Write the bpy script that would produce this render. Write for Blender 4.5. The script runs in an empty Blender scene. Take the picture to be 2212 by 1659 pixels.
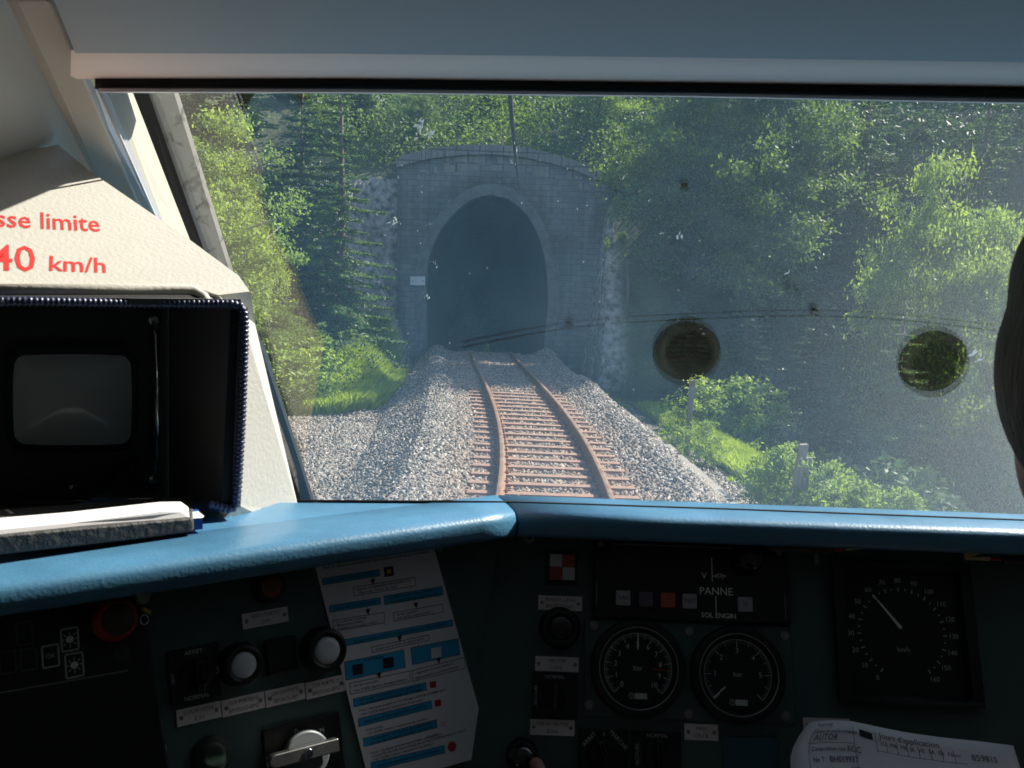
import bpy, bmesh, math, random
import numpy as np
from mathutils import Matrix, Vector
R = math.radians
rng = np.random.default_rng(7); random.seed(7)
sc = bpy.context.scene
COL = sc.collection
# ---------------------------------------------------------------- camera
FPX = 1966.0; CX, CY = 1106.0, 829.5          # the picture measured at 2212 x 1659
CAM = Vector((0, 0, 2.9)); PITCH = 6.9; ROLL = 2.2
cd = bpy.data.cameras.new('camera'); cam = bpy.data.objects.new('camera', cd); COL.objects.link(cam)
cd.sensor_width = 36; cd.lens = 36*FPX/2212; cd.clip_start = 0.02; cd.clip_end = 600
RM = Matrix.Rotation(R(90-PITCH), 3, 'X') @ Matrix.Rotation(R(ROLL), 3, 'Z')
cam.matrix_world = Matrix.Translation(CAM) @ RM.to_4x4()
sc.camera = cam
cd.dof.use_dof = True; cd.dof.focus_distance = 3.0; cd.dof.aperture_fstop = 22.0
# ---------------------------------------------------------------- light
SUN_AZ, SUN_EL = 56, 43
w = bpy.data.worlds.new('World'); sc.world = w; w.use_nodes = True
nt = w.node_tree; bg = nt.nodes['Background']; sky = nt.nodes.new('ShaderNodeTexSky')
sky.sky_type = 'NISHITA'; sky.sun_disc = False; sky.sun_elevation = R(SUN_EL); sky.sun_rotation = R(SUN_AZ)
nt.links.new(sky.outputs[0], bg.inputs[0]); bg.inputs[1].default_value = 0.14
SUNV = Vector((math.sin(R(SUN_AZ))*math.cos(R(SUN_EL)), math.cos(R(SUN_AZ))*math.cos(R(SUN_EL)), math.sin(R(SUN_EL))))
sl = bpy.data.lights.new('sun', 'SUN'); sl.energy = 5.0; sl.angle = R(0.5); sl.color = (1, 0.94, 0.84)
so = bpy.data.objects.new('sun', sl); COL.objects.link(so); so.rotation_euler = SUNV.to_track_quat('Z', 'Y').to_euler()
so.location = (20, 10, 30)
sc.view_settings.view_transform = 'Standard'; sc.view_settings.look = 'None'
sc.view_settings.exposure = 1.0; sc.view_settings.gamma = 1
# ---------------------------------------------------------------- helpers
def ray(px, py):
    return RM @ Vector(((px-CX)/FPX, -(py-CY)/FPX, -1))
def P(px, py, d): return CAM + ray(px, py)*d
def on(px, py, pt, n):
    r = ray(px, py); return CAM + r*((Vector(pt)-CAM).dot(n)/r.dot(n))
def gz(px, py, z=0.0): return on(px, py, (0, 0, z), Vector((0, 0, 1)))
def gy(px, py, y): return on(px, py, (0, y, 0), Vector((0, 1, 0)))
MATS = {}
def mat(name, col=(.5, .5, .5), rough=.6, metal=0, bump=0, bscale=80, var=0, vscale=6, col2=None, spec=.5, coat=0, emit=None, stretch=None, trans=0):
    if name in MATS: return MATS[name]
    m = bpy.data.materials.new(name); m.use_nodes = True; MATS[name] = m
    n, l = m.node_tree.nodes, m.node_tree.links; b = n['Principled BSDF']
    b.inputs['Base Color'].default_value = (*col, 1); b.inputs['Roughness'].default_value = rough
    b.inputs['Metallic'].default_value = metal; b.inputs['Specular IOR Level'].default_value = spec
    b.inputs['Coat Weight'].default_value = coat; b.inputs['Coat Roughness'].default_value = .15
    if trans: b.inputs['Transmission Weight'].default_value = trans
    tc = n.new('ShaderNodeTexCoord'); src = tc.outputs['Object']
    if stretch:
        mp = n.new('ShaderNodeMapping'); mp.inputs['Scale'].default_value = stretch; l.new(src, mp.inputs[0]); src = mp.outputs[0]
    if var or col2:
        t = n.new('ShaderNodeTexNoise'); t.inputs['Scale'].default_value = vscale; t.inputs['Detail'].default_value = 8; t.inputs['Roughness'].default_value = .65
        l.new(src, t.inputs['Vector'])
        r = n.new('ShaderNodeValToRGB'); c2 = col2 or tuple(c*(1-var) for c in col)
        r.color_ramp.elements[0].position = .35; r.color_ramp.elements[1].position = .65
        r.color_ramp.elements[0].color = (*c2, 1); r.color_ramp.elements[1].color = (*col, 1)
        l.new(t.outputs['Fac'], r.inputs[0]); l.new(r.outputs[0], b.inputs['Base Color'])
        mr = n.new('ShaderNodeMapRange'); mr.inputs['To Min'].default_value = max(0, rough-.08); mr.inputs['To Max'].default_value = min(1, rough+.1)
        l.new(t.outputs['Fac'], mr.inputs[0]); l.new(mr.outputs[0], b.inputs['Roughness'])
    if bump:
        t2 = n.new('ShaderNodeTexNoise'); t2.inputs['Scale'].default_value = bscale; t2.inputs['Detail'].default_value = 4
        l.new(src, t2.inputs['Vector']); bp = n.new('ShaderNodeBump'); bp.inputs['Strength'].default_value = bump; bp.inputs['Distance'].default_value = .4/bscale
        l.new(t2.outputs['Fac'], bp.inputs['Height']); l.new(bp.outputs[0], b.inputs['Normal'])
    return m
MW = {}
def tag(o, label=None, cat=None, group=None, kind=None):
    if label: o['label'] = label
    if cat: o['category'] = cat
    if group: o['group'] = group
    if kind: o['kind'] = kind
    return o
def thing(name, label, cat, M=None, group=None):
    o = bpy.data.objects.new(name, None); COL.objects.link(o); o.empty_display_size = .05
    if M is None: M = Matrix.Identity(4)
    if isinstance(M, (Vector, tuple)): M = Matrix.Translation(M)
    o.matrix_world = M; MW[o] = M.copy()
    return tag(o, label, cat, group)
def mesh_np(name, V, F, m, parent=None, smooth=False, world=True):
    """V (n,3) ; F (m,k) arrays, all faces with k corners"""
    V = np.asarray(V, dtype=np.float32)
    if parent is not None and world:
        Mi = np.array(MW[parent].inverted()); V = V@Mi[:3, :3].T.astype(np.float32)+Mi[:3, 3].astype(np.float32)
    me = bpy.data.meshes.new(name); F = np.asarray(F, dtype=np.int32); k = F.shape[1]
    me.vertices.add(len(V)); me.vertices.foreach_set('co', V.ravel())
    me.loops.add(F.size); me.loops.foreach_set('vertex_index', F.ravel())
    me.polygons.add(len(F)); me.polygons.foreach_set('loop_start', np.arange(0, F.size, k, dtype=np.int32))
    me.polygons.foreach_set('loop_total', np.full(len(F), k, dtype=np.int32))
    me.update(calc_edges=True); me.validate()
    if smooth: me.polygons.foreach_set('use_smooth', np.ones(len(me.polygons), bool))
    if m: me.materials.append(m)
    o = bpy.data.objects.new(name, me); COL.objects.link(o)
    if parent is not None: o.parent = parent; MW[o] = MW[parent]
    else: MW[o] = Matrix.Identity(4)
    return o
class MB:
    def __init__(s, world=False): s.v = []; s.f = []; s.world = world; s.sm = []
    def add(s, vs, fs, smooth=False):
        b = len(s.v); s.v += [Vector(v) for v in vs]; s.f += [tuple(b+i for i in f) for f in fs]; s.sm += [smooth]*len(fs); return s
    def box(s, x, y, z, sx, sy, sz, rot=0):
        c, n = math.cos(rot), math.sin(rot); vs = []
        for k in (-1, 1):
            for a, b in ((-1, -1), (1, -1), (1, 1), (-1, 1)):
                X, Y = a*sx/2, b*sy/2; vs.append((x+X*c-Y*n, y+X*n+Y*c, z+k*sz/2))
        return s.add(vs, [(3, 2, 1, 0), (4, 5, 6, 7), (0, 1, 5, 4), (1, 2, 6, 5), (2, 3, 7, 6), (3, 0, 4, 7)])
    def quad(s, pts): return s.add(pts, [tuple(range(len(pts)))])
    def prism(s, pts, off):
        n = len(pts); pts = [Vector(p) for p in pts]; off = Vector(off)
        return s.add(pts+[p+off for p in pts], [tuple(range(n)), tuple(range(2*n-1, n-1, -1))]+[(i+n, (i+1) % n+n, (i+1) % n, i) for i in range(n)])
    def lathe(s, prof, n=40, c=(0, 0), ax=None, capend=True, smooth=True):
        """prof: list of (r, z)"""
        vs = []; fs = []
        for r, z in prof:
            for i in range(n):
                a = 2*math.pi*i/n; vs.append((c[0]+r*math.cos(a), c[1]+r*math.sin(a), z))
        for j in range(len(prof)-1):
            for i in range(n):
                k = (i+1) % n; fs.append((j*n+i, j*n+k, (j+1)*n+k, (j+1)*n+i))
        s.add(vs, fs, smooth)
        if capend:
            b = len(s.v)-len(vs)
            s.f.append(tuple(b+(len(prof)-1)*n+i for i in range(n))); s.sm.append(False)
        return s
    def ring(s, x, y, r0, r1, z, n=48, a0=0, a1=2*math.pi):
        vs = []; m = n+1
        for i in range(m):
            a = a0+(a1-a0)*i/n
            vs += [(x+r0*math.cos(a), y+r0*math.sin(a), z), (x+r1*math.cos(a), y+r1*math.sin(a), z)]
        return s.add(vs, [(2*i, 2*i+1, 2*i+3, 2*i+2) for i in range(n)])
    def tube(s, pts, r, n=8, cap=True):
        pts = [Vector(p) for p in pts]; rr = r if isinstance(r, (list, tuple)) else [r]*len(pts); vs = []; fs = []
        for i, p in enumerate(pts):
            t = (pts[min(i+1, len(pts)-1)]-pts[max(i-1, 0)]).normalized()
            a = t.cross(Vector((0, 0, 1)));
            if a.length < .05: a = t.cross(Vector((0, 1, 0)))
            a.normalize(); b = t.cross(a)
            for k in range(n):
                th = 2*math.pi*k/n; vs.append(p+(a*math.cos(th)+b*math.sin(th))*rr[i])
        for i in range(len(pts)-1):
            for k in range(n):
                k2 = (k+1) % n; fs.append((i*n+k, i*n+k2, (i+1)*n+k2, (i+1)*n+k))
        s.add(vs, fs, True)
        if cap:
            b = len(s.v)-len(vs); s.f += [tuple(b+n-1-i for i in range(n)), tuple(b+(len(pts)-1)*n+i for i in range(n))]; s.sm += [False, False]
        return s
    def text(s, txt, x, y, size, z=0.0, rot=0, align='CENTER', width=None, bold=0, sx=1, maxw=None):
        cu = bpy.data.curves.new('t', 'FONT'); cu.body = txt; cu.size = size; cu.align_x = align; cu.align_y = 'CENTER'; cu.resolution_u = 2; cu.offset = bold
        ob = bpy.data.objects.new('t', cu); me = bpy.data.meshes.new_from_object(ob)
        if len(me.vertices):
            xs = [v.co.x for v in me.vertices]; wd = max(xs)-min(xs); k = sx
            if width and wd > 0: k = width/wd
            if maxw and wd*k > maxw: k = maxw/wd
            c, n = math.cos(rot), math.sin(rot)
            s.add([(x+(v.co.x*k)*c-v.co.y*n, y+(v.co.x*k)*n+v.co.y*c, z) for v in me.vertices], [tuple(p.vertices) for p in me.polygons])
        bpy.data.objects.remove(ob); bpy.data.curves.remove(cu); bpy.data.meshes.remove(me); return s
    def build(s, name, m, parent=None, bevel=0, seg=3, subsurf=0):
        Mi = MW[parent].inverted() if (parent is not None and s.world) else Matrix.Identity(4)
        me = bpy.data.meshes.new(name); me.from_pydata([tuple(Mi@v) for v in s.v], [], s.f)
        me.polygons.foreach_set('use_smooth', s.sm); me.materials.append(m); me.update()
        bm = bmesh.new(); bm.from_mesh(me)
        if bevel: bmesh.ops.remove_doubles(bm, verts=bm.verts, dist=1e-5)
        bmesh.ops.recalc_face_normals(bm, faces=bm.faces); bm.to_mesh(me); bm.free()
        o = bpy.data.objects.new(name, me); COL.objects.link(o)
        if parent is not None: o.parent = parent; MW[o] = MW[parent]
        else: MW[o] = Matrix.Identity(4)
        if bevel:
            b = o.modifiers.new('b', 'BEVEL'); b.width = bevel; b.segments = seg; b.limit_method = 'ANGLE'; b.angle_limit = R(28); b.harden_normals = False
            me.polygons.foreach_set('use_smooth', [True]*len(me.polygons))
            wn = o.modifiers.new('w', 'WEIGHTED_NORMAL'); wn.keep_sharp = False
        return o
def copy_tree(o, M=None):
    c = o.copy(); COL.objects.link(c)
    if M is not None: c.matrix_world = M
    for ch in o.children:
        d = ch.copy(); COL.objects.link(d); d.parent = c
        for g in ch.children:
            e = g.copy(); COL.objects.link(e); e.parent = d
    return c
# flat panel frames: x right, y up, z out of the panel towards the cab
class Plane:
    def __init__(s, pt, n): s.pt = Vector(pt); s.n = Vector(n).normalized(); s.n = s.n if s.n.dot(CAM-s.pt) > 0 else -s.n
    def at(s, px, py, lift=0): return on(px, py, s.pt+s.n*lift, s.n)
class Frame:
    def __init__(s, pl, px, py, qx, qy, lift=0):
        s.pl = pl; s.o = pl.at(px, py, lift); u = (pl.at(qx, qy, lift)-s.o); s.s = u.length/math.hypot(qx-px, qy-py); u.normalize()
        v = pl.n.cross(u); s.M = Matrix(((u.x, v.x, pl.n.x, s.o.x), (u.y, v.y, pl.n.y, s.o.y), (u.z, v.z, pl.n.z, s.o.z), (0, 0, 0, 1))); s.Mi = s.M.inverted(); s.lift = lift
    def loc(s, px, py): p = s.Mi@s.pl.at(px, py, s.lift); return p.x, p.y
# ================================================================ TRACK GEOMETRY
ctr = [gz(1200, 1085), gz(1183, 975), gz(1155, 905), gz(1115, 836), gz(1058, 752)]
ys = np.array([c.y for c in ctr]); xs_ = np.array([c.x for c in ctr])
cf = np.polyfit(ys, xs_, 3); cfd = np.polyder(cf); YA, YB_ = 12.0, 36.0
def xc(y):
    y = np.asarray(y, dtype=float); yc = np.clip(y, YA, YB_)
    return np.polyval(cf, yc)+np.polyval(cfd, yc)*(y-yc)
def tang(y): return np.polyval(cfd, np.clip(y, YA, YB_))
print('track fit', cf, [round(float(xc(v)), 2) for v in (0, 8, 12, 20, 28, 35, 40)])
YP = float(gz(1062, 757).y)+.4      # tunnel front
print('portal at', YP)
def sweep(name, prof, off, y0, y1, m, parent=None, dz=0, step=.5):
    ysx = np.arange(y0, y1+step, step); V = []; k = len(prof)
    for y in ysx:
        t = tang(y); L = math.hypot(1, t); nx, ny = 1/L, -t/L
        for (a, b) in prof: V.append((float(xc(y))+(off+a)*nx, y+(off+a)*ny, b+dz-max(0, y-YP+.6)*.11))
    F = [(i*k+j, i*k+(j+1) % k, (i+1)*k+(j+1) % k, (i+1)*k+j) for i in range(len(ysx)-1) for j in range(k)]
    return mesh_np(name, V, F, m, parent)
M_rail = mat('rusty_rail_steel', (.36, .19, .105), .55, .25, bump=.3, bscale=60, col2=(.24, .115, .06), vscale=9)
M_railtop = mat('worn_rail_head', (.50, .36, .26), .38, .5, bump=.1, bscale=90, col2=(.34, .2, .13), vscale=3)
M_sleeper = mat('rusty_sleeper_steel', (.36, .215, .145), .8, .05, bump=.4, bscale=40, col2=(.24, .14, .095), vscale=7)
railprof = [(-.0375, -.004), (-.03, 0), (.03, 0), (.0375, -.004), (.0375, -.035), (.01, -.055), (.01, -.135), (.07, -.153), (.07, -.165), (-.07, -.165), (-.07, -.153), (-.01, -.135), (-.01, -.055), (-.0375, -.035)]
for sd, lab in ((-1, 'rusty running rail on the left side of the curving track'), (1, 'rusty running rail on the right side of the curving track')):
    o = sweep('rail', railprof, sd*.7525, 2.5, YP+16, M_rail); tag(o, lab, 'rail', 'rails of the single track')
    o.data.materials.append(M_railtop)
    for p in o.data.polygons:
        if p.normal.z > .9 and p.center.z > -.01: p.material_index = 1
# steel sleepers with chairs and clips
SL0 = None; nsl = 0
y = 9.0
while y < YP+1:
    cxy = float(xc(y)); ang = math.atan(-tang(y))
    M = Matrix.Translation((cxy, y, -.168)) @ Matrix.Rotation(-ang*-1 if False else -ang, 4, 'Z') @ Matrix.Rotation(random.uniform(-.006, .006), 4, 'Z')
    if SL0 is None:
        SL0 = thing('sleeper', '', 'sleeper', M, 'steel sleepers under the rails')
        b = MB(); L = 1.22
        pr = [(-.13, -.11), (-.085, -.005), (-.06, 0), (.06, 0), (.085, -.005), (.13, -.11)]
        b.prism([(-L, a, c) for a, c in pr], (2*L, 0, 0))
        # pressed-down flared ends
        for s_ in (-1, 1): b.add([(s_*L, -.09, 0), (s_*L, .09, 0), (s_*(L+.07), .12, -.1), (s_*(L+.07), -.12, -.1)], [(0, 1, 2, 3)])
        b.build('beam', M_sleeper, SL0)
        for r_ in (-.7525, .7525):
            for s_ in (-1, 1):
                c = MB(); c.box(r_+s_*.085, 0, .022, .05, .07, .035); c.lathe([(.014, .03), (.014, .065), (.008, .07)], 8, (r_+s_*.09, 0)); c.build('rail_clip', M_rail, SL0)
        o = SL0
    else: o = copy_tree(SL0, M)
    nsl += 1
    o['label'] = 'rust coloured steel sleeper half sunk in ballast under both rails'
    y += .6
# ================================================================ TERRAIN
def sm(a, b, x): t = np.clip((x-a)/(b-a), 0, 1); return t*t*(3-2*t)
def vnoise(x, y, s, seed=0):
    # smooth value noise
    r = np.random.default_rng(seed).random((64, 64)); X = x/s; Y = y/s; xi = np.floor(X).astype(int); yi = np.floor(Y).astype(int); fx = X-xi; fy = Y-yi
    fx = fx*fx*(3-2*fx); fy = fy*fy*(3-2*fy); g = lambda i, j: r[i % 64, j % 64]
    return (g(xi, yi)*(1-fx)+g(xi+1, yi)*fx)*(1-fy)+(g(xi, yi+1)*(1-fx)+g(xi+1, yi+1)*fx)*fy-.5
def H(x, y):
    x = np.asarray(x, float); y = np.asarray(y, float); d = x-xc(np.clip(y, 0, 60)); a = np.abs(d)
    hl = .09+.22*np.exp(-((y-29)/2.2)**2)+.22*np.exp(-((y-24.3)/1.2)**2)+.24*np.exp(-((y-34.0)/1.6)**2); hr = .14+.18*np.exp(-((y-25.0)/1.5)**2)+.28*np.exp(-((y-32.8)/1.8)**2)
    hh = np.where(d < 0, hl, hr)
    wdl = np.where(d < 0, 2.0, 2.0)
    base = -.225 -.02*(1-sm(1.2,1.5,a))+.085*sm(23.3,24.6,y)*(1-sm(1.3,1.7,a))+ hh*np.exp(-((a-wdl)/.42)**2)
    slope = -.72*np.clip(a-2.25, 0, 1.25)*np.where(d < 0, .82, 1)
    z = base+slope
    # tunnel end dips away
    z = z-np.clip(y-YP+.6, 0, 3)*.11
    # left: gravel flat then bank
    bank = np.clip(-d-8.2, 0, 60)*.55+np.clip(-d-4.2, 0, 60)*sm(24, 34, y)*.35
    z = np.where(d < 0, z+bank+vnoise(x, y, 1.7, 3)*.12*sm(2.5, 4, a), z)
    z = z+np.where(d < 0, 1.0*np.exp(-((d+4.5)/.95)**2-((y-28.2)/2.6)**2), 0)
    # right: verge, drop and opposite hillside
    drop = -np.clip(d-5.1, 0, 9)*.62*(1-sm(26, 32, y)) + np.clip(d-17, 0, 80)*.62+np.clip(d-5, 0, 60)*.22*sm(27, 34, y)
    z = np.where(d > 0, z+drop+vnoise(x, y, 2.3, 5)*.2*sm(4.6, 6, a), z)
    z += vnoise(x, y, .55, 9)*.05*sm(1.3, 2.2, a)
    # hill in front
    core = (y > YP+.35)
    side = np.where(d < 0, (a-3.15)*2.7, (a-3.55)*9.0)+vnoise(x, y, 1.1, 12)*.8
    ramp = np.clip(y-(YP-4.0), 0, 99)*1.45
    fl = np.minimum(np.clip(side, 0, 99), ramp); cap = 6.2+np.clip(y-YP, 0, 200)*.62+np.clip(a-6, 0, 60)*.1
    fl = np.minimum(fl, cap)
    hill = np.where(core, cap, fl)
    far = sm(YP-1, YP+1.0, y)
    z = np.where((hill > .05) | core, np.maximum(z, z*(1-far)*0+hill-.2), z)
    z += sm(10, 25, a+np.clip(y-YP, 0, 99))*vnoise(x, y, 6, 21)*1.6
    return z
gx = np.unique(np.concatenate([np.arange(-120, -20, 4), np.arange(-20, -8, .8), np.arange(-8, 8, .16), np.arange(8, 20, .8), np.arange(20, 121, 4)]).round(3))
gyv = np.unique(np.concatenate([np.arange(-60, 4, 6), np.arange(4, 8, 1), np.arange(8, YP-6, .2), np.arange(YP-6, YP+2, .16), np.arange(YP+2, 60, 1.0), np.arange(60, 170, 5)]).round(3))
GX, GY = np.meshgrid(gx, gyv); GZ = H(GX, GY); nx, ny = len(gx), len(gyv)
V = np.stack([GX.ravel(), GY.ravel(), GZ.ravel()], 1)
I = np.arange(nx*ny).reshape(ny, nx); F = np.stack([I[:-1, :-1], I[:-1, 1:], I[1:, 1:], I[1:, :-1]], -1).reshape(-1, 4)
zmax = V[F, 2].max(1); zmin = V[F, 2].min(1); fy = V[F, 1].max(1); fyl = V[F, 1].min(1); fxm = V[F, 0].mean(1)-xc(fy)
hole = (np.abs(fxm) < 3.0) & (fy > YP+.2) & (zmax-zmin > 1.5) & (fyl < YP+1.5)
F = F[~hole]
def ground_material():
    m = bpy.data.materials.new('ballast_and_earth'); m.use_nodes = True; n, l = m.node_tree.nodes, m.node_tree.links; b = n['Principled BSDF']; b.inputs['Roughness'].default_value = .9
    tc = n.new('ShaderNodeTexCoord')
    def ramp(src, stops):
        r = n.new('ShaderNodeValToRGB'); e = r.color_ramp.elements
        while len(e) < len(stops): e.new(.5)
        for i, (p, c) in enumerate(stops): e[i].position = p; e[i].color = (*c, 1)
        l.new(src, r.inputs[0]); return r.outputs[0]
    vo = n.new('ShaderNodeTexVoronoi'); vo.inputs['Scale'].default_value = 22; l.new(tc.outputs['Object'], vo.inputs['Vector'])
    sep = n.new('ShaderNodeSeparateColor'); l.new(vo.outputs['Color'], sep.inputs[0])
    st = ramp(sep.outputs[0], [(0, (.06, .055, .05)), (.35, (.16, .14, .12)), (.7, (.25, .23, .21)), (1, (.36, .34, .32))])
    nz = n.new('ShaderNodeTexNoise'); nz.inputs['Scale'].default_value = .9; nz.inputs['Detail'].default_value = 6; l.new(tc.outputs['Object'], nz.inputs['Vector'])
    gr = ramp(nz.outputs['Fac'], [(.35, (.035, .04, .018)), (.55, (.06, .075, .025)), (.7, (.11, .12, .05))])
    nr = n.new('ShaderNodeTexNoise'); nr.inputs['Scale'].default_value = 4; nr.inputs['Detail'].default_value = 10; l.new(tc.outputs['Object'], nr.inputs['Vector'])
    rk = ramp(nr.outputs['Fac'], [(.35, (.09, .09, .07)), (.5, (.30, .28, .25)), (.65, (.46, .43, .40))])
    def mix(fac, a, c):
        x = n.new('ShaderNodeMix'); x.data_type = 'RGBA'; l.new(fac, x.inputs[0]); l.new(a, x.inputs[6]); l.new(c, x.inputs[7]); return x.outputs[2]
    g = n.new('ShaderNodeAttribute'); g.attribute_name = 'gravel'; k = n.new('ShaderNodeAttribute'); k.attribute_name = 'rock'
    out = mix(k.outputs['Fac'], mix(g.outputs['Fac'], gr, st), rk); l.new(out, b.inputs['Base Color'])
    bp = n.new('ShaderNodeBump'); bp.inputs['Strength'].default_value = 1; bp.inputs['Distance'].default_value = .03; bp.invert = True
    l.new(vo.outputs['Distance'], bp.inputs['Height']); bp2 = n.new('ShaderNodeBump'); bp2.inputs['Strength'].default_value = .8; bp2.inputs['Distance'].default_value = .12
    l.new(nr.outputs['Fac'], bp2.inputs['Height']); l.new(bp.outputs[0], bp2.inputs['Normal']); l.new(bp2.outputs[0], b.inputs['Normal'])
    return m
ground = mesh_np('ground', V, F, ground_material(), smooth=True); tag(ground, kind='structure')
D = V[:, 0]-xc(np.clip(V[:, 1], 0, 60)); Yv = V[:, 1]; nn = vnoise(V[:, 0], V[:, 1], .8, 31)
gl_edge = np.interp(Yv, [8, 18, 21, 24, 27, 30, 36], [11, 10.5, 8.2, 4.2, 3.1, 3.0, 3.2])  # left limit of gravel
gr_edge = np.interp(Yv, [8, 14, 20, 26, 36], [4.5, 4.3, 4.0, 3.8, 3.6])
def gravel_mask(D, Yv, nn): return np.where(D < 0, 1-sm(-.35, .35, (-D)-gl_edge_f(Yv)+nn*.9), 1-sm(-.25, .25, D-gr_edge_f(Yv)+nn*.7))
gl_edge_f = lambda y: np.interp(y, [8, 18, 21, 24, 27, 30, 36], [12, 11, 8.6, 3.9, 3.3, 3.0, 3.2])
gr_edge_f = lambda y: np.interp(y, [8, 14, 20, 26, 36], [4.35, 4.2, 4.0, 3.8, 3.6])
gm = gravel_mask(D, Yv, nn)*(Yv < YP+.4)
rkm = ((np.abs(D) > 3.2) & (Yv > YP-4.6) & (Yv < YP+.5) & (V[:, 2] > -.6) & (D > -6.5) & (D < 5.4)).astype(float)*np.clip(1.1-np.abs(nn)*.6, 0, 1)*(1-sm(5.2, 6.5, -D))*(1-sm(4.1, 4.7, D))
for nm, arr in (('gravel', gm), ('rock', rkm)):
    at = ground.data.attributes.new(nm, 'FLOAT', 'POINT'); at.data.foreach_set('value', arr.astype(np.float32))
# ---------------------------------------------------------------- loose ballast stones (stuff)
def stone_field(name, n, region, matl, size, seed):
    r = np.random.default_rng(seed); x0, x1, y0, y1 = region
    y = y0+(y1-y0)*r.random(n)**1.35; x = x0+(x1-x0)*r.random(n)
    d = x; X = xc(y)+d
    nn = vnoise(X, y, .8, 31); keep = r.random(n) < gravel_mask(d, y, nn)
    X, y, d = X[keep], y[keep], d[keep]; n = len(X)
    # keep off rails, sleepers partly bare
    ph = ((y-9.0+.3) % .6)-.3
    on_sl = (np.abs(ph) < .095) & (np.abs(d) < 1.24) & (y < 24.0)
    on_rail = (np.abs(np.abs(d)-.7525) < .085)
    k = ~(on_rail | (on_sl & (r.random(n) < .965))); X, y, d = X[k], y[k], d[k]; n = len(X)
    z = H(X, y)+.005+.012*r.random(n)
    base = np.array([(1, 0, 0), (-1, 0, 0), (0, 1, 0), (0, -1, 0), (0, 0, 1), (0, 0, -1)], float)
    sc_ = size*(.55+.9*r.random((n, 1, 1)))*np.stack([1+.5*r.random(n), .8+.4*r.random(n), .5+.4*r.random(n)], 1)[:, None, :]
    Vb = base[None]*(.75+.5*r.random((n, 6, 1)))+(r.random((n, 6, 3))-.5)*.5
    Vb = Vb*sc_
    q = r.normal(size=(n, 4)); q /= np.linalg.norm(q, axis=1, keepdims=True); a, b, c, e = q.T
    Rm = np.stack([1-2*(c*c+e*e), 2*(b*c-e*a), 2*(b*e+c*a), 2*(b*c+e*a), 1-2*(b*b+e*e), 2*(c*e-b*a), 2*(b*e-c*a), 2*(c*e+b*a), 1-2*(b*b+c*c)], 1).reshape(n, 3, 3)
    Vb = np.einsum('nij,nkj->nki', Rm, Vb)+np.stack([X, y, z], 1)[:, None, :]
    f = np.array([(0, 2, 4), (2, 1, 4), (1, 3, 4), (3, 0, 4), (2, 0, 5), (1, 2, 5), (3, 1, 5), (0, 3, 5)])
    Fb = (f[None]+(np.arange(n)*6)[:, None, None]).reshape(-1, 3)
    o = mesh_np(name, Vb.reshape(-1, 3), Fb, matl); 
    dirt = np.clip(1-np.abs(np.abs(d)-.75)/1.1, 0, 1)*.9*(r.random(n)*.6+.4)
    at = o.data.attributes.new('rnd', 'FLOAT', 'POINT'); at.data.foreach_set('value', np.repeat(r.random(n), 6).astype(np.float32))
    at = o.data.attributes.new('rust', 'FLOAT', 'POINT'); at.data.foreach_set('value', np.repeat(dirt*(r.random(n) < .85), 6).astype(np.float32))
    return o
def stone_material():
    m = bpy.data.materials.new('crushed_stone'); m.use_nodes = True; n, l = m.node_tree.nodes, m.node_tree.links; b = n['Principled BSDF']; b.inputs['Roughness'].default_value = .85
    a = n.new('ShaderNodeAttribute'); a.attribute_name = 'rnd'; r = n.new('ShaderNodeValToRGB'); e = r.color_ramp.elements
    st = [(0, (.08, .068, .056)), (.35, (.19, .158, .13)), (.8, (.30, .262, .222)), (1, (.44, .41, .365))]
    while len(e) < 4: e.new(.5)
    for i, (p, c) in enumerate(st): e[i].position = p; e[i].color = (*c, 1)
    l.new(a.outputs['Fac'], r.inputs[0])
    k = n.new('ShaderNodeAttribute'); k.attribute_name = 'rust'; x = n.new('ShaderNodeMix'); x.data_type = 'RGBA'; x.inputs[7].default_value = (.30, .17, .10, 1)
    l.new(k.outputs['Fac'], x.inputs[0]); l.new(r.outputs[0], x.inputs[6]); l.new(x.outputs[2], b.inputs['Base Color']); return m
M_stone = stone_material()
o = stone_field('ballast_stones', 150000, (-4.2, 4.5, 9.3, YP+.5), M_stone, .036, 1); tag(o, 'crushed grey and rusty ballast stones heaped along the track', 'ballast', kind='stuff')
o = stone_field('gravel_stones', 60000, (-11.5, -4.0, 14.5, 31), M_stone, .036, 2); tag(o, 'loose pale grey gravel spread left of the track', 'gravel', kind='stuff')
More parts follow.
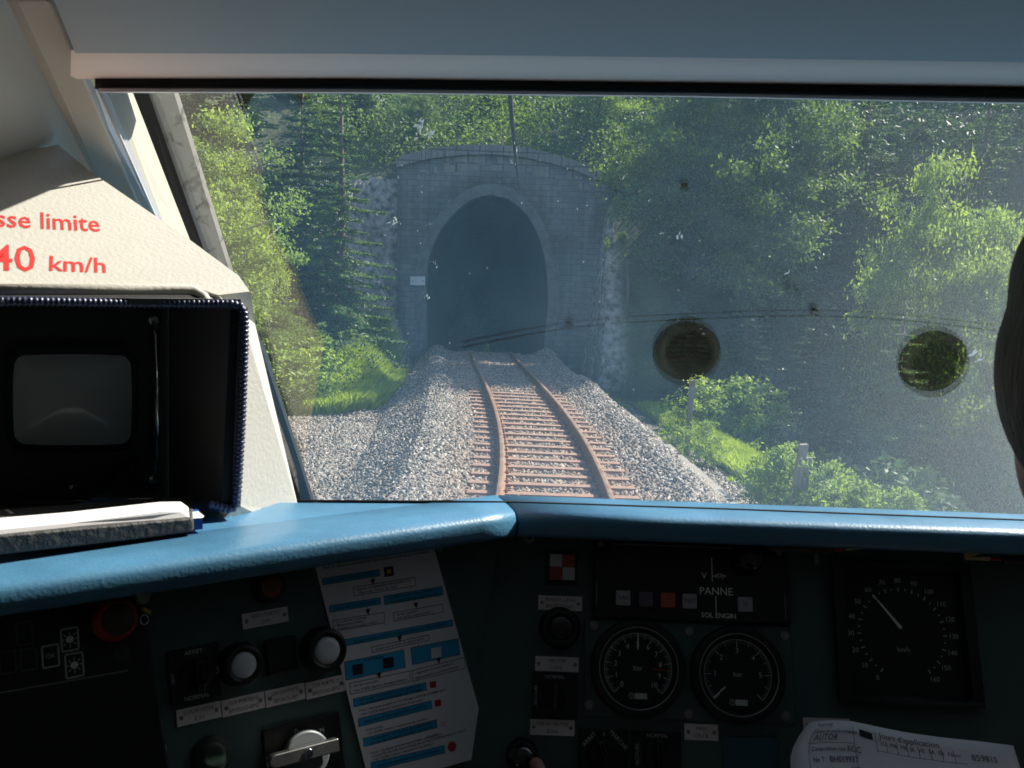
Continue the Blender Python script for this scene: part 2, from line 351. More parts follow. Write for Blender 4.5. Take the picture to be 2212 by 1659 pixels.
# ---------------------------------------------------------------- tunnel
M_wall = bpy.data.materials.new('tunnel_masonry'); M_wall.use_nodes = True
def masonry(m, scale=1.0, c1=(.27, .26, .24), c2=(.17, .165, .15), rot=(90, 0, 0)):
    n, l = m.node_tree.nodes, m.node_tree.links; b = n['Principled BSDF']; b.inputs['Roughness'].default_value = .9
    tc = n.new('ShaderNodeTexCoord'); mp = n.new('ShaderNodeMapping'); mp.inputs['Rotation'].default_value = tuple(R(a) for a in rot); l.new(tc.outputs['Object'], mp.inputs[0])
    bk = n.new('ShaderNodeTexBrick'); bk.inputs['Scale'].default_value = scale; bk.inputs['Brick Width'].default_value = .52; bk.inputs['Row Height'].default_value = .26; bk.inputs['Mortar Size'].default_value = .018
    bk.inputs['Color1'].default_value = (*c1, 1); bk.inputs['Color2'].default_value = (*c2, 1); bk.inputs['Mortar'].default_value = (.12, .123, .125, 1); bk.inputs['Bias'].default_value = -.1
    l.new(mp.outputs[0], bk.inputs['Vector'])
    nz = n.new('ShaderNodeTexNoise'); nz.inputs['Scale'].default_value = 1.1; nz.inputs['Detail'].default_value = 9; l.new(tc.outputs['Object'], nz.inputs['Vector'])
    mx = n.new('ShaderNodeMix'); mx.data_type = 'RGBA'; mx.blend_type = 'MULTIPLY'; mx.inputs[0].default_value = .7; l.new(bk.outputs['Color'], mx.inputs[6])
    ms = n.new('ShaderNodeMapping'); ms.inputs['Scale'].default_value = (2.6, 1, .28); l.new(tc.outputs['Object'], ms.inputs[0]); ns = n.new('ShaderNodeTexNoise'); ns.inputs['Scale'].default_value = 1.3; ns.inputs['Detail'].default_value = 8; l.new(ms.outputs[0], ns.inputs['Vector'])
    rs_ = n.new('ShaderNodeValToRGB'); rs_.color_ramp.elements[0].position = .36; rs_.color_ramp.elements[0].color = (.38, .38, .36, 1); rs_.color_ramp.elements[1].position = .62; rs_.color_ramp.elements[1].color = (1, 1, 1, 1); l.new(ns.outputs['Fac'], rs_.inputs[0])
    m0 = n.new('ShaderNodeMix'); m0.data_type = 'RGBA'; m0.blend_type = 'MULTIPLY'; m0.inputs[0].default_value = 1; l.new(rs_.outputs[0], m0.inputs[6]); l.new(nz.outputs['Fac'], m0.inputs[7]); l.new(m0.outputs[2], mx.inputs[7])
    bp = n.new('ShaderNodeBump'); bp.inputs['Strength'].default_value = .35; bp.inputs['Distance'].default_value = .02; bp.invert = True; l.new(bk.outputs['Fac'], bp.inputs['Height'])
    br = n.new('ShaderNodeMix'); br.data_type = 'RGBA'; br.blend_type = 'ADD'; br.inputs[0].default_value = .25; l.new(mx.outputs[2], br.inputs[6]); l.new(bk.outputs['Color'], br.inputs[7])
    l.new(br.outputs[2], b.inputs['Base Color']); l.new(bp.outputs[0], b.inputs['Normal'])
masonry(M_wall, 1.25, (.205, .213, .225), (.155, .16, .165))
M_cop = bpy.data.materials.new('coping_stone'); M_cop.use_nodes = True; masonry(M_cop, .6, (.27, .27, .268), (.20, .20, .20))
M_ring = mat('arch_ring_stone', (.165, .17, .175), .9, bump=.6, bscale=9, var=.4, vscale=3)
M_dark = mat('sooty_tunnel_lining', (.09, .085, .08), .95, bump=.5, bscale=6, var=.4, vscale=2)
def pp(px, py, dy=0): v = gy(px, py, YP); return (v.x, v.z)
openpx = [(921, 770), (921, 700), (920, 653), (921, 592), (926, 556), (938, 522), (956, 489), (978, 464), (1001, 442), (1028, 427), (1058, 421), (1090, 426), (1118, 443), (1141, 467), (1158, 496), (1170, 527), (1178, 562), (1183, 607), (1184, 653), (1180, 700), (1172, 775)]
op = [pp(*q) for q in openpx]; op[0] = (op[0][0], -1.6); op[-1] = (op[-1][0], -1.6)
outpx = [(858, 840), (858, 362), (864, 359), (870, 357), (935, 341), (1000, 334), (1065, 333), (1130, 339), (1190, 352), (1250, 371), (1320, 400), (1345, 413), (1350, 840)]
ou = [pp(*q) for q in outpx]; ou[0] = (ou[0][0], -.6); ou[-1] = (ou[-1][0], -.6)
def res(poly, n):
    Pn = np.array(poly); seg = np.hypot(*np.diff(Pn, axis=0).T); s_ = np.concatenate([[0], np.cumsum(seg)]); t = np.linspace(0, s_[-1], n); return np.stack([np.interp(t, s_, Pn[:, 0]), np.interp(t, s_, Pn[:, 1])], 1)
NI = 90
def smoothpoly(p, n=8):
    p = [np.array(q) for q in p]; o_ = []
    for i in range(len(p)-1):
        a0, a1, a2, a3 = p[max(i-1, 0)], p[i], p[i+1], p[min(i+2, len(p)-1)]
        for k in range(n): t = k/n; o_.append(.5*((2*a1)+(-a0+a2)*t+(2*a0-5*a1+4*a2-a3)*t*t+(-a0+3*a1-3*a2+a3)*t**3))
    return o_+[p[-1]]
A = res(smoothpoly(op), NI)
# match outer by angle from the opening centre
cz = 2.0; cxo = float(np.mean(A[:, 0])); OUp = res(ou, 1200)
angA = np.arctan2(A[:, 1]-cz, A[:, 0]-cxo); B = []
ao = np.arctan2(OUp[:, 1]-cz, OUp[:, 0]-cxo)
un = lambda a: np.where(a < -math.pi/2, a+2*math.pi, a)
ua, uo = un(angA), un(ao)
for a in ua: B.append(OUp[np.argmin(np.abs(uo-a))])
B = np.array(B); B[0] = ou[0]; B[-1] = ou[-1]
portal = thing('tunnel_portal', 'grey masonry tunnel portal with dark arched mouth ahead', 'tunnel', Vector((cxo, YP, 0)))
def shell(name, inner, outer, y0, y1, m):
    n = len(inner); Vs = []
    for (q, yy) in ((inner, y0), (outer, y0), (outer, y1), (inner, y1)): Vs += [(a[0], yy, a[1]) for a in q]
    Fs = []
    for i in range(n-1):
        for k in range(4): k2 = (k+1) % 4; Fs.append((k*n+i, k2*n+i, k2*n+i+1, k*n+i+1))
    return mesh_np(name, Vs, Fs, m, portal)
cen = np.array([cxo, cz])
ringo = cen+(A-cen)*(1+.42/np.linalg.norm(A-cen, axis=1, keepdims=True))
ringo[:, 1] = np.where(A[:, 1] < cz, A[:, 1], ringo[:, 1]); 
shell('front_wall', ringo, B, YP, YP+.9, M_wall)
shell('arch_backing', A+(cen-A)*.002, ringo, YP+.03, YP+.6, M_ring)
# arch ring voussoirs, standing 6 cm proud
nv = 33; idx = np.linspace(0, NI-1, nv+1).astype(int); vb = MB(True)
for i in range(nv):
    a, c = idx[i], idx[i+1]; e = .005
    q = [A[a]*(1-e)+A[c]*e, A[a]*e+A[c]*(1-e), ringo[a]*e+ringo[c]*(1-e), ringo[a]*(1-e)+ringo[c]*e]
    dd = random.uniform(0, .006)
    vb.prism([(k[0], YP-.012-dd, k[1]) for k in q], (0, .7, 0))
vb.build('arch_ring', M_ring, portal)
# coping
cpx = [q for q in outpx[1:-1]]; Cc = res([pp(*q) for q in cpx], 40); cb = MB(True)
for i in range(39):
    p, q = Cc[i], Cc[i+1]; cb.prism([(p[0]+.006, YP-.16, p[1]-.02), (q[0]-.006, YP-.16, q[1]-.02), (q[0]-.006, YP-.16, q[1]+.34), (p[0]+.006, YP-.16, p[1]+.34)], (0, 1.2, 0))
cb.build('coping', M_cop, portal)
# lighter course below the coping
cb = MB(True)
for i in range(4, 36):
    for rw in range(2):
        p, q = Cc[i], Cc[i+1]
        if random.random() < .25: continue
        z0 = -.32-.27*rw; cb.prism([(p[0]+.01, YP-.012, p[1]+z0), (q[0]-.01, YP-.012, q[1]+z0), (q[0]-.01, YP-.012, q[1]+z0+.25), (p[0]+.01, YP-.012, p[1]+z0+.25)], (0, .1, 0))
cb.build('stone_course', M_cop, portal)
# lining tube following the track, closed far inside
Vt = []; ysx = np.arange(0, 42, 2.0)
for yy in ysx:
    dxx = float(xc(YP+yy)-xc(YP)) if yy < 30 else float(xc(YP+30)-xc(YP)+(yy-30)*tang(YP+30))
    for a in A: Vt.append((a[0]*1.0+dxx, YP+.65+yy, a[1]-yy*.11))
Ft = [(i*NI+j, i*NI+j+1, (i+1)*NI+j+1, (i+1)*NI+j) for i in range(len(ysx)-1) for j in range(NI-1)]
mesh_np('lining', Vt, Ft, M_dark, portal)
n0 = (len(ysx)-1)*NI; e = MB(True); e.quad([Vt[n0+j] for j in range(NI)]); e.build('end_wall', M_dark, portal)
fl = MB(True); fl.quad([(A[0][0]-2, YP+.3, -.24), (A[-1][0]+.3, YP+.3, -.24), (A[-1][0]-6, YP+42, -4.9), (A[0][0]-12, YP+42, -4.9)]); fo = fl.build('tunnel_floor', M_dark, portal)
# kilometre plate on the portal
F_ = [gy(886, 597, YP-.05), gy(918, 597, YP-.05), gy(918, 616, YP-.05), gy(886, 616, YP-.05)]
sg = thing('sign_plate', 'pale rectangular plate fixed on the left side of the tunnel mouth', 'sign', F_[3])
b = MB(True); b.prism(F_, (0, .03, 0)); b.build('plate', mat('pale_enamel', (.62, .66, .68), .5, var=.15), sg)
b = MB(True)
for s_ in (890, 913): v = gy(s_, 607, YP-.055); b.prism([v+Vector((0, 0, .03)), v+Vector((.05, 0, .03)), v+Vector((.05, 0, -.03)), v+Vector((0, 0, -.03))], (0, .01, 0))
b.build('bolt', mat('bolt_steel', (.3, .3, .3), .4, .8), sg)
# ================================================================ VEGETATION
def leaf_material(name, c0, c1, trans=.45, tint=(1.25, 1.3, .5)):
    m = bpy.data.materials.new(name); m.use_nodes = True; n, l = m.node_tree.nodes, m.node_tree.links; n.remove(n['Principled BSDF']); out = n['Material Output']
    a = n.new('ShaderNodeAttribute'); a.attribute_name = 'rnd'; r = n.new('ShaderNodeValToRGB'); r.color_ramp.elements[0].color = (*c0, 1); r.color_ramp.elements[1].color = (*c1, 1); l.new(a.outputs['Fac'], r.inputs[0])
    d = n.new('ShaderNodeBsdfPrincipled'); d.inputs['Roughness'].default_value = .55; l.new(r.outputs[0], d.inputs['Base Color'])
    mul = n.new('ShaderNodeMix'); mul.data_type = 'RGBA'; mul.blend_type = 'MULTIPLY'; mul.inputs[0].default_value = 1; l.new(r.outputs[0], mul.inputs[6]); mul.inputs[7].default_value = (*[min(1, t/1.0) for t in (1, 1, .45)], 1)
    t = n.new('ShaderNodeBsdfTranslucent'); g = n.new('ShaderNodeGamma'); g.inputs[1].default_value = .8; l.new(mul.outputs[2], g.inputs[0]); l.new(g.outputs[0], t.inputs[0])
    mx = n.new('ShaderNodeMixShader'); mx.inputs[0].default_value = trans; l.new(d.outputs[0], mx.inputs[1]); l.new(t.outputs[0], mx.inputs[2]); l.new(mx.outputs[0], out.inputs[0]); return m
L_bright = leaf_material('birch_leaf', (.09, .17, .03), (.34, .48, .09), .55)
L_mid = leaf_material('broad_leaf', (.03, .07, .012), (.19, .30, .045), .45)
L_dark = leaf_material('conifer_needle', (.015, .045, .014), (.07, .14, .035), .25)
L_spruce = leaf_material('young_spruce_needle', (.03, .075, .015), (.13, .235, .045), .35)
L_grass = leaf_material('grass_blade', (.26, .38, .03), (.52, .66, .10), .5)
L_dry = leaf_material('dry_stem', (.18, .13, .06), (.32, .25, .12), .3)
M_bark = mat('bark', (.16, .12, .085), .9, bump=.7, bscale=14, var=.5, vscale=5, stretch=(1, 1, .25))
M_birch = mat('pale_bark', (.42, .40, .36), .8, bump=.3, bscale=10, col2=(.12, .11, .1), vscale=3, stretch=(1, 1, 3))
def leaves(C, r, size, asp=1.7, rs=None, up=0.0, clump=None):
    """C (n,3) leaf centres -> quads"""
    n = len(C); rs = rs or rng
    nrm = rs.normal(size=(n, 3)); nrm[:, 2] = np.abs(nrm[:, 2])+up; nrm /= np.linalg.norm(nrm, axis=1, keepdims=True)
    t = rs.normal(size=(n, 3)); t -= nrm*(t*nrm).sum(1, keepdims=True); t /= np.linalg.norm(t, axis=1, keepdims=True); b = np.cross(nrm, t)
    s = (size*(.6+.8*rs.random(n)))[:, None]
    v = np.stack([C-t*s*asp*.5, C+b*s*.42-nrm*s*.08, C+t*s*asp*.5, C-b*s*.42-nrm*s*.08], 1)
    return v.reshape(-1, 3)
def quads(n): return np.arange(n*4).reshape(n, 4)
def leafmesh(name, C, size, m, parent, seed, asp=1.7, up=0., depthcol=None, keepout=0):
    rs = np.random.default_rng(seed); v = leaves(C, 0, size, asp, rs, up); o = mesh_np(name, v, quads(len(C)), m, parent, world=False)
    rr = rs.random(len(C))*.75+(.25*rs.random() if depthcol is None else depthcol*.25)
    at = o.data.attributes.new('rnd', 'FLOAT', 'POINT'); at.data.foreach_set('value', np.repeat(rr, 4).astype(np.float32)); return o
def make_deciduous(name, h, rad, base, nl, size, lm, bm_, seed, label, cat='tree', lean=0, nlimb=14, trunk_r=.11):
    rs = np.random.default_rng(seed); t = thing(name, label, cat, Vector((0, 0, 0)))
    tb = MB(); pts = []; 
    for i in range(8): f = i/7; pts.append((lean*f*f+rs.normal()*.04*h/8, rs.normal()*.04*h/8, h*.92*f-.3))
    tb.tube(pts, [trunk_r*(1-.85*i/7)*h/6 for i in range(8)], 8); C = []; dc = []
    for k in range(nlimb):
        f = base+(1-base)*((k+.5)/nlimb)**.9; j = f*7; i0 = min(int(j), 6); p0 = Vector(pts[i0]).lerp(Vector(pts[i0+1]), j-i0)
        a = k*2.4+rs.random()*.8; prof = math.sin(min(1, (f-base)/(1-base)*.92+.16)*math.pi)**.7; L = rad*prof*(.65+.5*rs.random())
        e = p0+Vector((math.cos(a)*L, math.sin(a)*L, L*(.35+.5*rs.random()))); mid = p0.lerp(e, .5)+Vector((0, 0, L*.08))
        tb.tube([p0, mid, e], [.035*h/6, .022*h/6, .008], 5)
        nb = max(4, int(9*L/rad+3))
        for q in range(nb):
            u = .3+.75*rs.random(); c0 = p0.lerp(e, u)+Vector(rs.normal(size=3)*rad*.17); C.append(tuple(c0)); dc.append(.5)
    C = np.array(C); per = max(8, nl//len(C)); sg = rad*.078*(.5+rs.random((len(C), 1, 1))*.9)
    Lc = C[:, None, :]+rs.normal(size=(len(C), per, 3))*sg*np.array([1.25, 1.25, .7]); bc = np.repeat(rs.random(len(C)), per)
    tb.build('trunk', bm_, t)
    leafmesh('crown', Lc.reshape(-1, 3), size, lm, t, seed, depthcol=bc, up=.3); return t
def make_conifer(name, h, rad, nl, size, lm, seed, label, cat='conifer', dens=1.0, droop=.25, bare=.06):
    rs = np.random.default_rng(seed); t = thing(name, label, cat, Vector((0, 0, 0))); tb = MB()
    tb.tube([(0, 0, -.4), (rs.normal()*.05, 0, h*.5), (0, 0, h)], [.022*h, .013*h, .01], 8); Cs = []; bc = []
    z = h*bare
    while z < h*.98:
        f = z/h; L = rad*(1-f)**.85*(.8+.35*rs.random())+.08; nb = 6+int(3*(1-f))
        for k in range(nb):
            a = rs.random()*6.28; l2 = L*(.7+.5*rs.random()); dr = droop*(1-f*.9)
            e = Vector((math.cos(a)*l2, math.sin(a)*l2, z-l2*dr)); p0 = Vector((0, 0, z+l2*.1))
            if l2 > .5: tb.tube([p0, p0.lerp(e, .6)+Vector((0, 0, .03)), e+Vector((0, 0, l2*.08))], [.02, .012, .005], 4, False)
            m_ = max(5, int(l2*l2*7*dens)+int(l2*9*dens)); u = rs.random(m_)**.65; wd = l2*.26*(1.1-u)
            c = np.array(p0)[None]+(np.array(e)-np.array(p0))[None]*u[:, None]; side = np.array([-math.sin(a), math.cos(a), 0]); c = c+side*((rs.random(m_)-.5)*2*wd)[:, None]
            c[:, 2] += -.35*wd*rs.random(m_)+.08*l2*u*u; Cs.append(c); bc.append(np.full(m_, rs.random()))
        z += h*.028+.05
    C = np.concatenate(Cs); bc = np.concatenate(bc); tb.build('trunk', M_bark, t)
    leafmesh('crown', C, size, lm, t, seed, asp=2.6, up=.6, depthcol=bc); return t
def place(o, x, y, rz=0, s=1, z=None, sxy=None):
    zz = float(H(x, y)) if z is None else z; k = sxy or s
    return Matrix.Translation((x, y, zz-.05)) @ Matrix.Rotation(rz, 4, 'Z') @ Matrix.Diagonal((k, k, s, 1))
def put(o, M): o.matrix_world = M
PROTO = {}
def spawn(kind, px, pyTop, y, label, group=None, rz=0, width=1.0, x=None, cat=None):
    """stand a tree of a kind where the photo shows one; its height reaches pyTop at distance y"""
    x = float(gy(px, pyTop, y).x) if x is None else x; z0 = float(H(x, y)); zt = float(gy(px, pyTop, y).z); hgt = max(.6, zt-z0+.05)
    ho, mk, used = PROTO[kind]; s = hgt/ho
    M = place(None, x, y, rz, s, z0, s**.5*width if s < 1 else s**.75*width)
    if not used: o = mk; PROTO[kind] = (ho, mk, True); put(o, M)
    else: o = copy_tree(mk, M)
    o['label'] = label
    if group: o['group'] = group
    elif 'group' in o.keys(): del o['group']
    return o
PROTO['birch'] = (6, make_deciduous('birch_tree', 6, 1.9, .12, 42000, .055, L_bright, M_birch, 11, '', nlimb=26), False)
PROTO['broad'] = (7, make_deciduous('broadleaf_tree', 7, 2.4, .2, 40000, .07, L_mid, M_bark, 12, '', nlimb=26), False)
PROTO['broad2'] = (7, make_deciduous('broadleaf_tree', 7, 2.9, .3, 40000, .075, L_bright, M_bark, 19, '', nlimb=22, lean=.8), False)
PROTO['spruce'] = (10, make_conifer('spruce_tree', 10, 2.2, 0, .062, L_spruce, 13, '', dens=8), False)
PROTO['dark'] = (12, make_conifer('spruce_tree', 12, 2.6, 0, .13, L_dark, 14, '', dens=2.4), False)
PROTO['bush'] = (1.6, make_deciduous('shrub', 1.6, .85, .05, 6500, .05, L_bright, M_bark, 15, '', 'shrub', nlimb=20, trunk_r=.06), False)
PROTO['sapling'] = (2, make_deciduous('sapling', 2, .6, .08, 5000, .035, L_bright, M_bark, 16, '', 'sapling', nlimb=18, trunk_r=.05), False)
# left side
spawn('birch', 455, 215, 23.5, 'bright pale green birch leaning over the gravel beside the windscreen edge on the left', rz=0, width=.85)
spawn('birch', 530, 420, 26, 'yellow green young birch just right of the tallest bright one at left', rz=2, width=.65)
spawn('birch', 390, 330, 26.5, 'bright birch standing closest to the left windscreen post', rz=4, width=.9)
spawn('spruce', 738, 120, 30, 'tall spruce with sunlit right flank standing left of the tunnel', rz=.5, width=.95)
spawn('broad', 600, 640, 25.5, 'low leafy tree in front of the tall spruce left of the tunnel', rz=1, width=.8)
spawn('dark', 655, 170, 31.5, 'dark full spruce between the bright birches and the tallest left spruce', rz=3, width=1.0)
spawn('bush', 605, 700, 24.2, 'leafy shrub at the far edge of the gravel below the birches', rz=0, width=1.3)
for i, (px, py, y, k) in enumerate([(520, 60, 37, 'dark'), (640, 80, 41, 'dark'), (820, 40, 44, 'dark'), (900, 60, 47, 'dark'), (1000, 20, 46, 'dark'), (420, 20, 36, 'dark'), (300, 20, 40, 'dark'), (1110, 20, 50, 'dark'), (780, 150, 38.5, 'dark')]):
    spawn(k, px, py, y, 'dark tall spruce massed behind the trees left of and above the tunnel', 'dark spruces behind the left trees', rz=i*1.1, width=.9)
spawn('broad', 905, 190, 37.8, 'broadleaf tree with a sunlit edge over the left shoulder of the portal', rz=2, width=.6)
# over the portal, right
spawn('broad2', 1290, 150, 38.3, 'spreading broadleaf tree hanging sunlit branches over the right shoulder of the portal', rz=.3, width=.85)
spawn('broad2', 1440, 110, 43, 'sunlit broadleaf tree second right from the portal top', rz=2.2, width=.9)
spawn('broad2', 1590, 120, 46, 'bright broadleaf crown beneath the top of the windscreen right of centre', rz=4, width=.9)
spawn('broad', 1385, 330, 35.0, 'leafy tree rising straight beside the right edge of the portal', rz=1, width=.42)
spawn('broad', 1200, 215, 41, 'dark broadleaf crown directly above the tunnel arch', rz=3.3, width=.9)
spawn('broad', 1060, 190, 40.5, 'shaded broadleaf crown above the left half of the tunnel arch', rz=5.3, width=.9)
# right hillside
rr = random.Random(3)
k = 0
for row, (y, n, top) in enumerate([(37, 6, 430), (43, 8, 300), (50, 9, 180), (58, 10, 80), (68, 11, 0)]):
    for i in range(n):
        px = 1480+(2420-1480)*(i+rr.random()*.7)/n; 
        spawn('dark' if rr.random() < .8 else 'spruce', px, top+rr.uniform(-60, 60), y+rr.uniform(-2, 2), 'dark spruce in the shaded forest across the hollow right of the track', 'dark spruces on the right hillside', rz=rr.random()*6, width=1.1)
spawn('spruce', 1890, 60, 33, 'tall spruce with long hanging sunlit boughs on the right', rz=1, width=.95)
spawn('spruce', 2150, 130, 31, 'tall spruce partly behind the dark head at the right edge', rz=3, width=.9)
spawn('birch', 2040, 300, 27, 'bright yellow green birch top standing in front of the right spruces', rz=1, width=.62)
spawn('birch', 2160, 420, 25, 'yellow green birch next to the dark head at the right edge', rz=4, width=.6)
spawn('broad', 2080, 560, 24, 'broadleaf tree beneath the bright right hand birches', rz=2, width=.6)
spawn('spruce', 1960, 640, 22, 'young spruce with drooping boughs low on the right slope', rz=2, width=.9)
spawn('dark', 1500, 560, 31, 'low shaded spruce on the bank right of the portal', rz=2, width=.7)
spawn('dark', 1620, 600, 29, 'wide shaded spruce down the hollow right of the verge', rz=5, width=.9)
spawn('dark', 1780, 640, 27, 'shaded spruce in the middle of the hollow at right', rz=0, width=1)
spawn('broad', 2250, 600, 26, 'shaded broadleaf tree at the right edge behind the head', rz=0, width=1)
# verge bushes
for i, (px, py, y, kk, lab, wd) in enumerate([
    (1690, 935, 15.6, 'bush', 'leafy shrub on the verge just left of the slotted post', .8),
    (1800, 965, 14.6, 'bush', 'bright shrub just right of the slotted post', .75),
    (1860, 1010, 13.8, 'bush', 'second bright shrub right of the slotted post', .8),
    (1965, 1010, 13.6, 'sapling', 'bright yellow green sapling standing alone right of the shrubs', .9),
    (1470, 850, 20.5, 'sapling', 'thin sapling at the leaning wooden post', .8),
    (1530, 880, 19.5, 'sapling', 'sapling right of the leaning wooden post', .9),
    (1300, 735, 33.5, 'sapling', 'sapling at the foot of the right rubble slope', .5),
    (1600, 780, 25, 'bush', 'shaded shrub on the bank behind the leaning wooden post', 1.2)]):
    spawn(kk, px, py, y, lab, rz=i*1.3, width=wd)
spawn('sapling', 1052, 735, 34.8, 'tiny green weed growing between the rails at the tunnel mouth', width=.35, cat='weed')
# trees near the portal on the right and off frame that shade the track in front of the tunnel
spawn('broad', 1345, 560, 33.6, 'slender tree with bare trunk before the right rubble slope', rz=1.5, width=.3)
for i, (x, y, h) in enumerate([(6.0, 31.8, 9.0), (9.0, 33.5, 10.5), (8.2, 31.2, 9.5)]):
    ho, mk, u = PROTO['broad']; o = copy_tree(mk, Matrix.Translation((x, y, float(H(x, y))-.1)) @ Matrix.Rotation(i*2, 4, 'Z') @ Matrix.Diagonal((1.15, 1.15, h/7, 1)))
    o['label'] = ['large broadleaf tree throwing its shade across the track before the tunnel', 'large broadleaf tree behind the shading one right of the track', 'large broadleaf tree right of and level with the shading one'][i]
# forest undergrowth (uncountable)
def scatter(name, n, f, size, lm, seed, label, cat, asp=2.2, up=.3, hgt=.4):
    rs = np.random.default_rng(seed); x, y = f(rs, n); z = H(x, y)+rs.random(len(x))**1.5*hgt*(.3+1.4*(vnoise(x, y, 1.6, seed)+.5)); C = np.stack([x, y, z], 1)
    v = leaves(C, 0, size, asp, rs, up); o = mesh_np(name, v, quads(len(C)), lm); at = o.data.attributes.new('rnd', 'FLOAT', 'POINT')
    at.data.foreach_set('value', np.repeat(np.clip(.5+vnoise(x, y, 2.2, seed+1)+rs.normal(size=len(x))*.15, 0, 1), 4).astype(np.float32)); return tag(o, label, cat, kind='stuff')
def f_right(rs, n): y = 16+26*rs.random(n); x = xc(y*0+20)+6.9+18*rs.random(n)**1.2*(y/30); return x, y
scatter('undergrowth', 110000, f_right, .10, L_dark, 41, 'leafy undergrowth covering the shaded bank right of the verge', 'undergrowth', hgt=1.3)
def f_left(rs, n): y = 17+18*rs.random(n); x = xc(y)-gl_edge_f(y)-.4-10*rs.random(n); k = (x-xc(y) > -22) & ~((y > 30.4) & (x-xc(y) > -5.4)); return x[k], y[k]
scatter('undergrowth', 90000, f_left, .06, L_mid, 42, 'leafy undergrowth beneath the trees left of the gravel', 'undergrowth', hgt=.8)
def f_top(rs, n): y = YP+1+14*rs.random(n); x = -9+22*rs.random(n); return x, y
scatter('undergrowth', 70000, f_top, .08, L_mid, 43, 'leafy undergrowth on the slope above the tunnel portal', 'undergrowth', hgt=1.5)
# grass blades
def grass(name, n, f, h, seed, label, lm=L_grass):
    rs = np.random.default_rng(seed); x, y, hh = f(rs, n); n = len(x); z = H(x, y)-.01; a = rs.random(n)*6.28; wd = .006+.006*rs.random(n); L = h*hh*(.5+.8*rs.random(n)); lx, ly = rs.normal(size=(2, n))*.35*L
    b = np.stack([x, y, z], 1); s = np.stack([np.cos(a)*wd, np.sin(a)*wd, 0*a], 1)*1.6; m1 = b+np.stack([lx*.35, ly*.35, L*.6], 1); tp = b+np.stack([lx, ly, L], 1)
    V = np.stack([b-s, b+s, m1+s*.7, tp, m1-s*.7], 1).reshape(-1, 3); o = mesh_np(name, V, np.arange(n*5).reshape(n, 5), lm)
    at = o.data.attributes.new('rnd', 'FLOAT', 'POINT'); at.data.foreach_set('value', np.repeat(np.clip(rs.random(n)*.6+.4*(vnoise(x, y, .7, 5)+.5), 0, 1), 5).astype(np.float32)); return tag(o, label, 'grass', kind='stuff')
def g_right(rs, n):
    y = 12+16*rs.random(n); d = 4.05+(.2+2.0*rs.random(n))*1.0; k = rs.random(n) < .35+.65*(vnoise(xc(y)+d, y, .6, 4)+.5); d = d[k]; y = y[k]; return xc(y)+d, y, np.ones(len(y))
grass('grass_verge', 110000, g_right, .26, 51, 'bright green grass verge right of the cable trough')
def g_left(rs, n):
    y = 23.3+8.5*rs.random(n); d = -(3.1+3.2*rs.random(n)); k = (-d > gl_edge_f(y)-.2) & (y < 31.0+rs.normal(size=n)*.3); y = y[k]; d = d[k]; hh = .7+.5*np.exp(-((-d-4.4)/1.0)**2); return xc(y)+d, y, hh
grass('grass_mound', 150000, g_left, .38, 52, 'bright lime green tall grass mound left of the ballast')
def g_tr(rs, n): y = 11+20*rs.random(n); d = 3.15+.9*rs.random(n); k = vnoise(xc(y)+d, y, .5, 8) > .28; return xc(y[k])+d[k], y[k], np.ones(k.sum())
grass('grass_tufts', 30000, g_tr, .14, 53, 'small grass tufts sprouting beside the cable trough')
# ---------------------------------------------------------------- cable trough, posts
M_conc = mat('weathered_concrete', (.33, .30, .26), .9, bump=.5, bscale=25, var=.3, vscale=4)
M_post = mat('weathered_grey_wood', (.30, .27, .24), .9, bump=.7, bscale=18, col2=(.17, .155, .14), vscale=9, stretch=(1, 1, .2))
tg = thing('cable_trough', 'narrow concrete cable trough running along the right foot of the ballast', 'cable trough', Vector((3.2, 12, -.8)))
yy = 9.0; b = MB(True)
while yy < 26.5:
    d = 3.05+.0*yy; x0 = float(xc(yy))+d; z = float(H(x0, yy)); t = float(tang(yy))
    hz = z+.06+random.uniform(-.012, .012); jx = random.uniform(-.015, .015); W_ = .13
    q = [(x0+jx-W_, yy+.01, hz), (x0+jx+W_, yy+.01, hz), (x0+jx+W_+t*.97, yy+.98, hz+random.uniform(-.01, .01)), (x0+jx-W_+t*.97, yy+.98, hz)]
    b.prism(q, (0, 0, -.22)); yy += 1.0
b.build('trough_lids', M_conc, tg)
def post(name, pxb, pyb, pxt, pyt, y, wd, dp, label, m=M_post, notch=False, cat='post'):
    B_, T_ = gy(pxb, pyb, y), gy(pxt, pyt, y); zg = float(H(B_.x, y)); B_ = B_+(B_-T_)*max(0, (B_.z-zg+.15)/(T_.z-B_.z))
    t = thing(name, label, cat, B_); b = MB(True); ax = (T_-B_)
    def blk(x0, x1, f0, f1, d0, d1, nm, mm=m, bv=.006):
        b = MB(True); s = B_+ax*f0; e = B_+ax*f1; b.add([s+Vector((x0, d0, 0)), s+Vector((x1, d0, 0)), s+Vector((x1, d1, 0)), s+Vector((x0, d1, 0)), e+Vector((x0, d0, 0)), e+Vector((x1, d0, .015)), e+Vector((x1, d1, .01)), e+Vector((x0, d1, 0))],
                [(3, 2, 1, 0), (4, 5, 6, 7), (0, 1, 5, 4), (1, 2, 6, 5), (2, 3, 7, 6), (3, 0, 4, 7)]); b.build(nm, mm, t, bevel=bv)
    if notch: blk(-wd/2, 0.01, 0, 1, 0, dp, 'tall_half'); blk(.015, wd/2, 0, .86, .01, dp-.01, 'short_half')
    else: blk(-wd/2, wd/2, 0, 1, 0, dp, 'shaft')
    return t
post('wooden_post', 1487, 940, 1497, 822, 20.5, .12, .12, 'slim leaning wooden post on the grass verge under the left dark disc')
